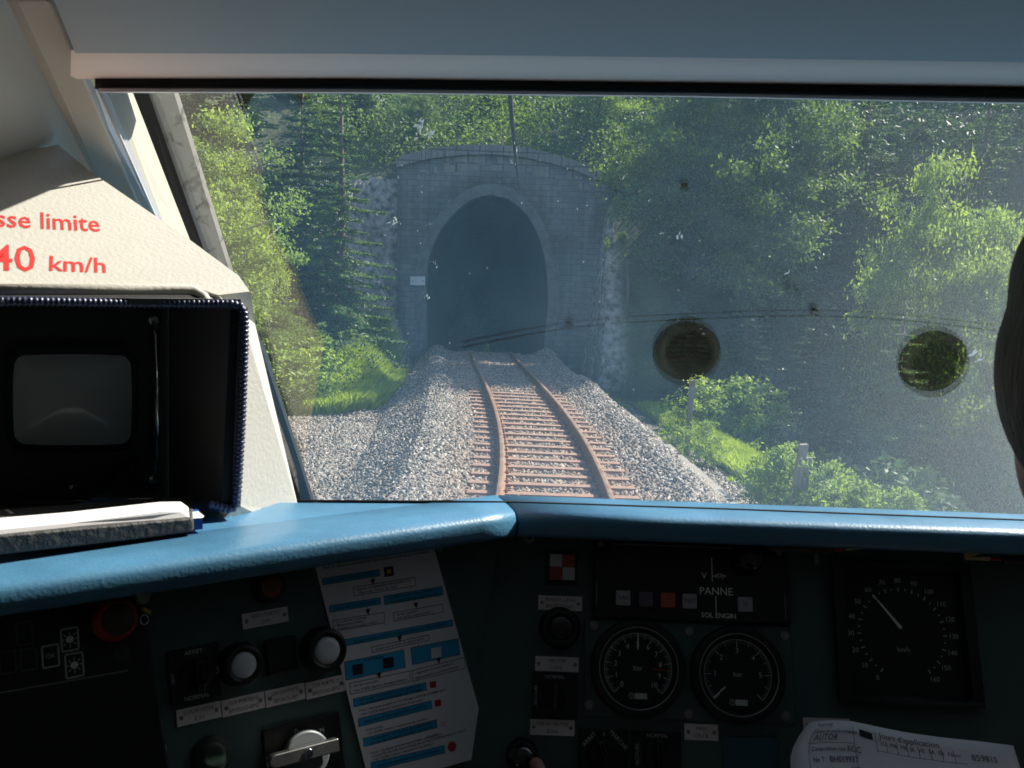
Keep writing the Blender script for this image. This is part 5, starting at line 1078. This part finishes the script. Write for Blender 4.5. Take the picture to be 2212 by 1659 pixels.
for (xl, yl, xr, yr, h, tx) in ((375, 413, 817, 340, 64, ['• Appuyer immédiatement sur la touche « A »', "• Observer l'écran du SIAC"]), (232, 655, 597, 595, 78, ['• Se conformer au message', '• Mémoriser le défaut', '• Acquitter sur la touche « RAZ »']), (658, 592, 1010, 528, 60, ['• Arrêt immédiat', '• Voir GUIDE chapitre « SIAC »']), (505, 825, 910, 737, 42, ['• Observer la boîte de signalisation']), (350, 1100, 778, 1010, 78, ['• Arrêt immédiat', '• Voir GUIDE chapitre « allumages lampes »']), (790, 1010, 1165, 915, 78, ['• Appliquer les prescriptions', 'réglementaires concernant la lampe'])):
    bar_(wh, ou_, xl, yl, xr, yr, h); n = len(tx)
    for k, s_ in enumerate(tx):
        off = (k-(n-1)/2)*h/(n+.4); L = min(.95, len(s_)/44+.12); st(s_, xl+14+off*.26, yl+off, xl+14+(xr-xl-28)*L+off*.26, yl+(yr-yl)*L+off, 13, 1)
for (x, y, w2, M__) in ((405, 962, 82, dk), (622, 915, 82, dk), (960, 842, 78, wh), (625, 270, 76, dk), (937, 1068, 52, rd), (972, 1200, 52, rd)): bar_(M__, None, x-w2/2, y+w2*.08, x+w2/2, y-w2*.08, w2, z=.0009)
yb = MB(); bar_(yb, None, 607, 273, 643, 267, 34, z=.0013); b = MB(); b.ring(SL(1072, 1507).x, SL(1072, 1507).y, 0.0001, 32*.3055*sf.s, .0009, 28); rd.add(b.v, b.f)
for k in range(5): x = 990+k*10; bar_(rd, None, x, 1350-k*1.5, x+5, 1349-k*1.5, 46, z=.0009)
st('AUTORAILS X 73500', 365, 172, 708, 118, 24, 1); st('Avaries diverses nécessitant des mesures techniques immédiates', 155, 246, 915, 128, 15, 1)
for (a, c, d_, e_, s_) in ((415, 1255, 1030, 1105, 'Frein ! Appliquer pendant un 1er freinage « ANNUL ALARME SEC »'), (420, 1283, 865, 1175, '• Voir GUIDE chapitre « équipement de sécurité »'), (455, 1393, 585, 1362, '• Arrêt immédiat'), (460, 1421, 900, 1308, '• Voir GUIDE chapitre « équipement de sécurité »'), (495, 1555, 995, 1415, 'Portes ! Appliquer prise air sur la moitié - « RÉARMER »'), (500, 1580, 1165, 1390, "• Contrôler les indicateurs visuels des portes à l'extérieur pour le départ"), (505, 1605, 945, 1482, '• Voir GUIDE chapitre « équipement de sécurité »')): st(s_, a, c, d_, e_, 12, 1)
for (x0, y0, x1, y1) in ((505, 305, 513, 345), (778, 375, 782, 395), (470, 515, 478, 560), (805, 470, 816, 515), (440, 435, 446, 460), (833, 780, 838, 805)):
    a, c = SL(x0, y0), SL(x1, y1); w2 = Vector((.0003, 0, 0)); z_ = Vector((0, 0, .0008)); ou_.quad([a-w2+z_, a+w2+z_, c+w2+z_, c-w2+z_])
for (x, y) in ((513, 350), (478, 562), (817, 517), (702, 752), (556, 1012), (978, 905)):
    a = SL(x, y); ou_.quad([a+Vector((-.0028, .0035, .0015)), a+Vector((.0028, .0040, .0015)), a+Vector((0, -.0025, .0015))])
for bb_, nm, m_ in ((bl, 'blue_boxes', M_cyan), (ou_, 'box_outlines', M_ink), (wh, 'white_boxes', M_paper), (dk, 'black_icons', M_ink), (rd, 'red_icons', M_red), (yb, 'yellow_icon', M_yel), (txm, 'printed_text', M_ink)): bb_.build(nm, m_, sh)
# ---------------- left black section with keypad
PB = Plane(seamtop+nL*.005, nL)
t = thing('keypad_unit', 'black control unit with outlined square keys at the lower left', 'control unit', PB.at(160, 1500)); b = MB(True); b.prism([PB.at(-200, 1345), PB.at(296, 1225), PB.at(390, 1800), PB.at(-200, 1930)], nL*-.018); b.build('housing', M_black, t, bevel=.003)
b = MB(True); b.prism([PB.at(-200, 1530, .0004), PB.at(276, 1447, .0004), PB.at(277, 1450, .0004), PB.at(-200, 1533, .0004)], nL*.0005); b.build('groove_line', M_screw, t)
def key(x0, y0, x1, y1, m_, leg, kind=None):
    cx_, cy_ = (x0+x1)/2, (y0+y1)/2; f = fr(PB, cx_, cy_, 0, hW); w2, h2 = (x1-x0)*f.s*.93, (y1-y0)*f.sv*.93; b = MB()
    for (x, y, a, c) in ((0, h2/2, w2, .0012), (0, -h2/2, w2, .0012), (-w2/2, 0, .0012, h2-.0012), (w2/2, 0, .0012, h2-.0012)): b.box(x, y, .0010, a, c, .0012)
    c_ = MB(True); c_.add([f.M@v for v in b.v], b.f); k_ = c_.build('key_frame', m_, t); d = MB()
    if kind == 'sun':
        d.lathe([(.0030, .0006), (.0030, .0008)], 16)
        for i in range(8): a = i*R(45); d.box(.0052*math.cos(a), .0052*math.sin(a), .0008, .0022, .0006, .0003, a)
    elif leg: d.text(leg, 0, 0, h2*.3, z=.001)
    if d.v: c_ = MB(True); c_.add([f.M@v for v in d.v], d.f); c_.build('key_symbol', M_white if kind else m_, k_)
M_vdim = mat('worn_legend', (.09, .09, .085), .7)
for a in ((34, 1342, 71, 1394, M_vdim, 'I'), (43, 1400, 80, 1449, M_vdim, 'O'), (90, 1392, 128, 1442, M_dim, 'OK'), (131, 1355, 170, 1407, M_dim, '', 'sun'), (140, 1409, 181, 1464, M_dim, '', 'sun'), (-2, 1405, 35, 1455, M_vdim, '')): key(*a)
f = fr(PB, 262, 1413, 0, hW); d = MB(); r = 17*f.s
for q in (1, .72, .45): d.ring(0, 0, r*q-.0007, r*q, .0006, 32)
d.ring(r*.8, -r*.8, r*.25, r*.32, .0006, 16); c_ = MB(True); c_.add([f.M@v for v in d.v], d.f); c_.build('ring_symbol', M_vdim, t)
t, f = T('emergency_knob', 'red mushroom shaped emergency knob hiding under the blue lip', 'knob', PB, 240, 1336, hW); r = 50*f.s; b = MB(); b.lathe([(r*.6, 0), (r*.55, .010)], 32); b.build('stem', M_black, t)
b = MB(); b.lathe([(r*.62, .008), (r*1.0, .012), (r*1.0, .018), (r*.8, .030), (r*.74, .031)], 44); b.build('mushroom', M_redp, t); b = MB(); b.lathe([(r*.73, .0311), (r*.72, .033), (r*.4, .0345), (r*.1, .035)], 40); b.build('top_disc', mat('dark_brown_disc', (.05, .03, .02), .6), t)
t, f = T('seal_tag', 'small yellow plastic seal with wire loop right of the red knob', 'seal', PB, 311, 1318, hW); b = MB(); b.box(0, 0, .010, 24*f.s, 9*f.sv, .004, R(-38)); b.build('seal', M_yel, t, bevel=.001)
b = MB(); b.tube([Vector((math.cos(a)*9*f.s-6*f.s, math.sin(a)*11*f.s-20*f.s, .010)) for a in [R(k*20) for k in range(19)]], .0007, 6); b.build('wire_loop', M_chrome, t)
b = MB(); b.lathe([(.0075, .004), (.0075, .012), (.005, .015)], 20, f.loc(302, 1287)); b.build('clear_lens', mat('clear_plastic', (.30, .30, .30), .15, spec=.8), t)
t, f = T('small_label', 'narrow grey label standing upright at the foot of the left panel', 'label', PL, 347, 1645, hW, .001); b = MB(); b.box(0, 0, .0005, 28*f.s, 66*f.sv, .001); b.build('plate', M_plate, t); screw(t, 0, 18*f.sv, 4*f.s, .001)
# ---------------- controller knob and loose sheets
t, f = T('controller_knob', 'glossy black ball knob of the brake lever under a fingertip', 'knob', PR, 1129, 1636, hR, .03); KC = f.o.copy(); b = MB(); r = 30*f.s
b.lathe([(r*.35, -.035), (r*.35, -r*.8)]+[(r*math.cos(R(q)), r*math.sin(R(q))) for q in range(-65, 89, 11)], 36); b.build('ball', M_gloss, t); b = MB(); b.lathe([(r*1.2, -.03), (r*1.2, -.026), (r*.5, -.022)], 32); b.build('boot', M_black, t)
bks = thing('timetable_sheets', 'curled stack of printed timetable sheets at the lower right', 'papers', P(1950, 1640, .80))
def grid_sheet(name, rows, m, parent, thick=.0005):
    nr, nc = len(rows), len(rows[0]); b = MB(True); b.add([v for r_ in rows for v in r_], [(i*nc+j, i*nc+j+1, (i+1)*nc+j+1, (i+1)*nc+j) for i in range(nr-1) for j in range(nc-1)], True); o = b.build(name, m, parent); s_ = o.modifiers.new('s', 'SOLIDIFY'); s_.thickness = thick; s_.offset = -1; return o
topc = [(1752, 1560), (1790, 1556), (1835, 1557), (1890, 1569), (1960, 1583), (2040, 1594), (2120, 1602), (2188, 1611)]
def sheet_pt(u, v, off=0):
    j = u*(len(topc)-1); i = min(int(j), len(topc)-2); fr_ = j-i; x = topc[i][0]*(1-fr_)+topc[i+1][0]*fr_; y = topc[i][1]*(1-fr_)+topc[i+1][1]*fr_
    px = x+v*(30-90*(1-u)*math.exp(-v*0)+60*u)*(1 if v else 0)*.5*(1+0*u); 
    px = x+v*(22+38*u) - 46*math.sin(min(1, v*2.2)*math.pi/2)*(1-u)**6; py = y+v*190
    return PR.at(px+off*-3, py+off*2, .030+.035*v+.010*math.sin(u*3.1)*(1-v)-off*.0016)
for k in range(4): grid_sheet('sheet', [[sheet_pt(u/20, v/8, k) for u in range(21)] for v in range(9)], M_paper, bks)
def SP(u, v): return sheet_pt(u, v)+ (CAM-sheet_pt(u, v)).normalized()*.0012
tx = MB(True)
def stxt(s_, u, v, sz, wd=None):
    a = SP(u, v); U = (SP(min(1, u+.05), v)-SP(u, v)).normalized(); Vv = (SP(u, v)-SP(u, v+.05)).normalized(); t_ = MB(); t_.text(s_, 0, 0, sz, align='LEFT')
    for q in t_.v:
        uu = u+q.x/.24; p_ = SP(min(1.1, uu), v) + Vv*q.y; q.xyz = p_
    tx.add(t_.v, t_.f)
for s_, u, v, sz in (('Fiche train', .07, .045, .006), ('Édition du poste conduite', .06, .12, .006), ('AUTOR', .075, .19, .0095), ('Composition max', .07, .32, .006), ('RCC', .26, .32, .0085), ('No T', .08, .44, .006), ('BH019937', .16, .44, .0085), ('État de ligne', .09, .56, .006), ('X73500', .27, .56, .0085), ('Masse', .095, .63, .006), ('Vitesse', .10, .74, .006), ("Jours d'application", .44, .10, .008), ('LU  MA  ME  JE  VE  SA  DI  Fêtes', .44, .19, .0055), ('859810', .80, .20, .0085), ('GR   MAS', .79, .35, .006)): stxt(s_, u, v, sz)
tx.build('printed_text', M_ink, bks)
b = MB(True)
def ln(u0, v0, u1, v1, w_=.0004):
    n = 8
    for i in range(n):
        a, c = SP(u0+(u1-u0)*i/n, v0+(v1-v0)*i/n), SP(u0+(u1-u0)*(i+1)/n, v0+(v1-v0)*(i+1)/n); s_ = (c-a).cross(CAM-a).normalized()*w_*.5; b.quad([a-s_, c-s_, c+s_, a+s_])
ln(.055, .12, .075, .95); ln(.30, .06, .31, .95); ln(.05, .25, .30, .25); ln(.42, .07, .42, .30)
for k in range(8): ln(.42+k*.045, .14, .42+k*.045, .28)
ln(.42, .28, .78, .28); b.build('ruled_lines', M_ink, bks)
b = MB(True); b.quad([SP(.335, .07), SP(.405, .09), SP(.405, .17), SP(.335, .15)]); b.build('logo_patch', M_ink, bks)
# ================================================================ DRIVER
HC = P(2612, 765, .42)           # head centre, mostly outside the frame
def capsule(b, p, q, r0, r1, n=14, m_=6):
    p, q = Vector(p), Vector(q); ax = (q-p); L = ax.length; ax.normalize(); pts = []; rs = []
    for k in range(m_): a = -math.pi/2+math.pi/2*k/m_; pts.append(p+ax*math.sin(a)*r0); rs.append(max(.0006, r0*math.cos(a)))
    for k in range(9): f_ = k/8; pts.append(p.lerp(q, f_)); rs.append(r0+(r1-r0)*f_)
    for k in range(1, m_+1): a = math.pi/2*k/m_; pts.append(q+ax*math.sin(a)*r1); rs.append(max(.0006, r1*math.cos(a)))
    b.tube(pts, rs, n)
def ellipsoid(b, c, rx, ry, rz, n=20, warp=None):
    vs = []; fs = []; c = Vector(c)
    for i in range(n+1):
        th = math.pi*i/n
        for j in range(2*n):
            ph = math.pi*j/n; v = Vector((rx*math.sin(th)*math.cos(ph), ry*math.sin(th)*math.sin(ph), rz*math.cos(th)))
            if warp: v = warp(v)
            vs.append(c+v)
    m_ = 2*n
    for i in range(n):
        for j in range(m_): fs.append((i*m_+j, i*m_+(j+1) % m_, (i+1)*m_+(j+1) % m_, (i+1)*m_+j))
    b.add(vs, fs, True)
def remesh(b, name, m_, parent, vox=.005, smooth=3):
    o = b.build(name, m_, parent); md = o.modifiers.new('r', 'REMESH'); md.mode = 'VOXEL'; md.voxel_size = vox; md.use_smooth_shade = True; s_ = o.modifiers.new('s', 'SMOOTH'); s_.iterations = smooth; s_.factor = .5; return o
hx, hy, hz = HC
per = thing('person', 'seated driver in dark clothes at the right edge with one fingertip on the black knob', 'person', Vector((hx, hy-.05, 1.95)))
M_skin = mat('skin', (.30, .16, .115), .5, var=.12, vscale=30); b = MB(True)
ellipsoid(b, HC+Vector((0, .0, .01)), .076, .095, .098); ellipsoid(b, HC+Vector((0, .045, -.055)), .052, .055, .062)      # skull, jaw
capsule(b, HC+Vector((0, .088, .005)), HC+Vector((0, .112, -.03)), .010, .014)                                               # nose
capsule(b, HC+Vector((-.022, .092, -.062)), HC+Vector((.022, .092, -.062)), .007, .007)
for s_ in (-1, 1): ellipsoid(b, HC+Vector((s_*.076, .01, -.01)), .010, .018, .030, 8); ellipsoid(b, HC+Vector((s_*.031, .082, .015)), .013, .010, .010, 8)
NK = HC+Vector((.02, -.10, -.17)); capsule(b, HC+Vector((0, -.01, -.06)), NK+Vector((0, 0, -.04)), .056, .062)
ch = NK+Vector((0, -.02, -.20)); 
for s_ in (-1, 1): capsule(b, NK+Vector((s_*.05, -.01, -.07)), NK+Vector((s_*.165, -.01, -.11)), .05, .055)
capsule(b, NK+Vector((-.08, -.02, -.16)), NK+Vector((-.07, -.06, -.55)), .115, .11); capsule(b, NK+Vector((.08, -.02, -.16)), NK+Vector((.07, -.06, -.55)), .115, .11)
hip = NK+Vector((0, -.07, -.62)); 
for s_ in (-1, 1): capsule(b, hip+Vector((s_*.09, 0, 0)), hip+Vector((s_*.12, .42, .0)), .10, .065); capsule(b, hip+Vector((s_*.12, .42, 0)), hip+Vector((s_*.12, .40, -.40)), .062, .042)
# left arm to the knob, right arm resting
TIP = P(1156, 1652, 1)-CAM; kd = (KC-CAM).length; tipp = on(1158, 1650, KC+(CAM-KC).normalized()*.018, (CAM-KC).normalized())
WR = tipp+Vector((.075, -.09, -.125)); SHL = NK+Vector((-.175, -.01, -.12)); EL = Vector((max(SHL.x-.03, .02), SHL.y+.10, SHL.z-.27))
capsule(b, SHL, EL, .052, .042); capsule(b, EL, WR, .040, .026)
pc = WR.lerp(tipp, .42); fwd = (tipp-WR).normalized(); sdv = fwd.cross(UP).normalized(); upv = sdv.cross(fwd)
capsule(b, WR, pc, .026, .030); 
for s_ in (-1, 1): capsule(b, WR+sdv*.012*s_, pc+sdv*.026*s_+fwd*.012, .016, .015)
kn = [(-.030, .92, -.014), (-.010, 1.0, -.0), (.011, .97, -.004), (.031, .84, -.012)]
for i, (o_, L, dz) in enumerate(kn):
    a = pc+fwd*.018+sdv*o_; 
    if i == 0: tip = tipp
    else: tip = a+fwd*.05*L+upv*-.045+Vector((0, 0, 0))
    m1 = a.lerp(tip, .42)+upv*.014; m2 = a.lerp(tip, .75)+upv*.010; capsule(b, a, m1, .0098, .0092, 10, 4); capsule(b, m1, m2, .0092, .0086, 10, 4); capsule(b, m2, tip, .0086, .0078, 10, 4)
th0 = WR+fwd*.02-sdv*.026; capsule(b, th0, th0+fwd*.035-sdv*.018-upv*.012, .013, .011, 10, 4); capsule(b, th0+fwd*.035-sdv*.018-upv*.012, th0+fwd*.06-sdv*.016-upv*.03, .011, .009, 10, 4)
SHR = NK+Vector((.175, -.01, -.12)); ER = SHR+Vector((.07, .08, -.26)); WRR = ER+Vector((-.05, .22, .03)); capsule(b, SHR, ER, .052, .042); capsule(b, ER, WRR, .04, .026); capsule(b, WRR, WRR+Vector((-.01, .08, -.005)), .028, .030)
for k in range(4): a = WRR+Vector((-.03+k*.02, .09, -.01)); capsule(b, a, a+Vector((0, .045, -.025)), .0095, .009, 10, 4); capsule(b, a+Vector((0, .045, -.025)), a+Vector((0, .05, -.055)), .009, .008, 10, 4)
capsule(b, WRR+Vector((-.03, .02, 0)), WRR+Vector((-.05, .065, -.01)), .012, .010, 10, 4)
remesh(b, 'body', M_skin, per, .0042, 4)
M_shirt = mat('dark_navy_shirt', (.02, .024, .035), .85, bump=.3, bscale=60); b = MB(True)
for s_ in (-1, 1): capsule(b, NK+Vector((s_*.045, -.01, -.075)), NK+Vector((s_*.165, -.01, -.11)), .060, .066)
capsule(b, NK+Vector((-.08, -.02, -.16)), NK+Vector((-.07, -.06, -.55)), .126, .122); capsule(b, NK+Vector((.08, -.02, -.16)), NK+Vector((.07, -.06, -.55)), .126, .122)
capsule(b, SHL, EL, .064, .054); capsule(b, EL, EL.lerp(WR, .85), .052, .036); capsule(b, SHR, ER, .064, .054); capsule(b, ER, ER.lerp(WRR, .85), .052, .036); remesh(b, 'shirt', M_shirt, per, .007, 4)
b = MB(True); capsule(b, hip+Vector((-.08, 0, .02)), hip+Vector((.08, 0, .02)), .125, .125)
for s_ in (-1, 1): capsule(b, hip+Vector((s_*.09, 0, 0)), hip+Vector((s_*.12, .42, .0)), .112, .078); capsule(b, hip+Vector((s_*.12, .42, 0)), hip+Vector((s_*.12, .40, -.38)), .075, .056)
remesh(b, 'trousers', mat('dark_trousers', (.02, .02, .025), .9), per, .008, 4)
b = MB(True); 
def hw_(v):
    k = 1+.008*math.sin(v.x*160+v.z*90)*math.cos(v.y*130); return Vector((v.x*k, v.y*k, v.z*k))
ellipsoid(b, HC+Vector((0, -.012, .026)), .089, .094, .090, 28, hw_); ellipsoid(b, HC+Vector((0, -.010, -.008)), .093, .090, .090, 24, hw_); remesh(b, 'hair', mat('dark_hair', (.012, .009, .008), .6, bump=.8, bscale=90, stretch=(3, 3, .4)), per, .0045, 1)
b = MB(True)
for s_ in (-1, 1): ellipsoid(b, HC+Vector((s_*.031, .088, .015)), .010, .008, .009, 10)
b.build('eyes', mat('eye', (.5, .5, .5), .15), per)
# driver seat
seat = thing('driver_seat', 'dark upholstered driver seat carrying the person at the right', 'seat', Vector((hip.x, hip.y, 1.15)))
M_seat = mat('dark_seat_cloth', (.03, .035, .05), .9, bump=.4, bscale=150)
b = MB(True); b.box(hip.x, hip.y+.16, hip.z-.16, .50, .50, .10); b.build('cushion', M_seat, seat, bevel=.03)
b = MB(True); b.box(hip.x, hip.y-.20, hip.z+.12, .46, .09, .52); b.build('backrest', M_seat, seat, bevel=.03)
b = MB(True); b.tube([Vector((hip.x, hip.y+.12, 1.15)), Vector((hip.x, hip.y+.12, hip.z-.20))], .05, 16); b.build('pedestal', M_black, seat)
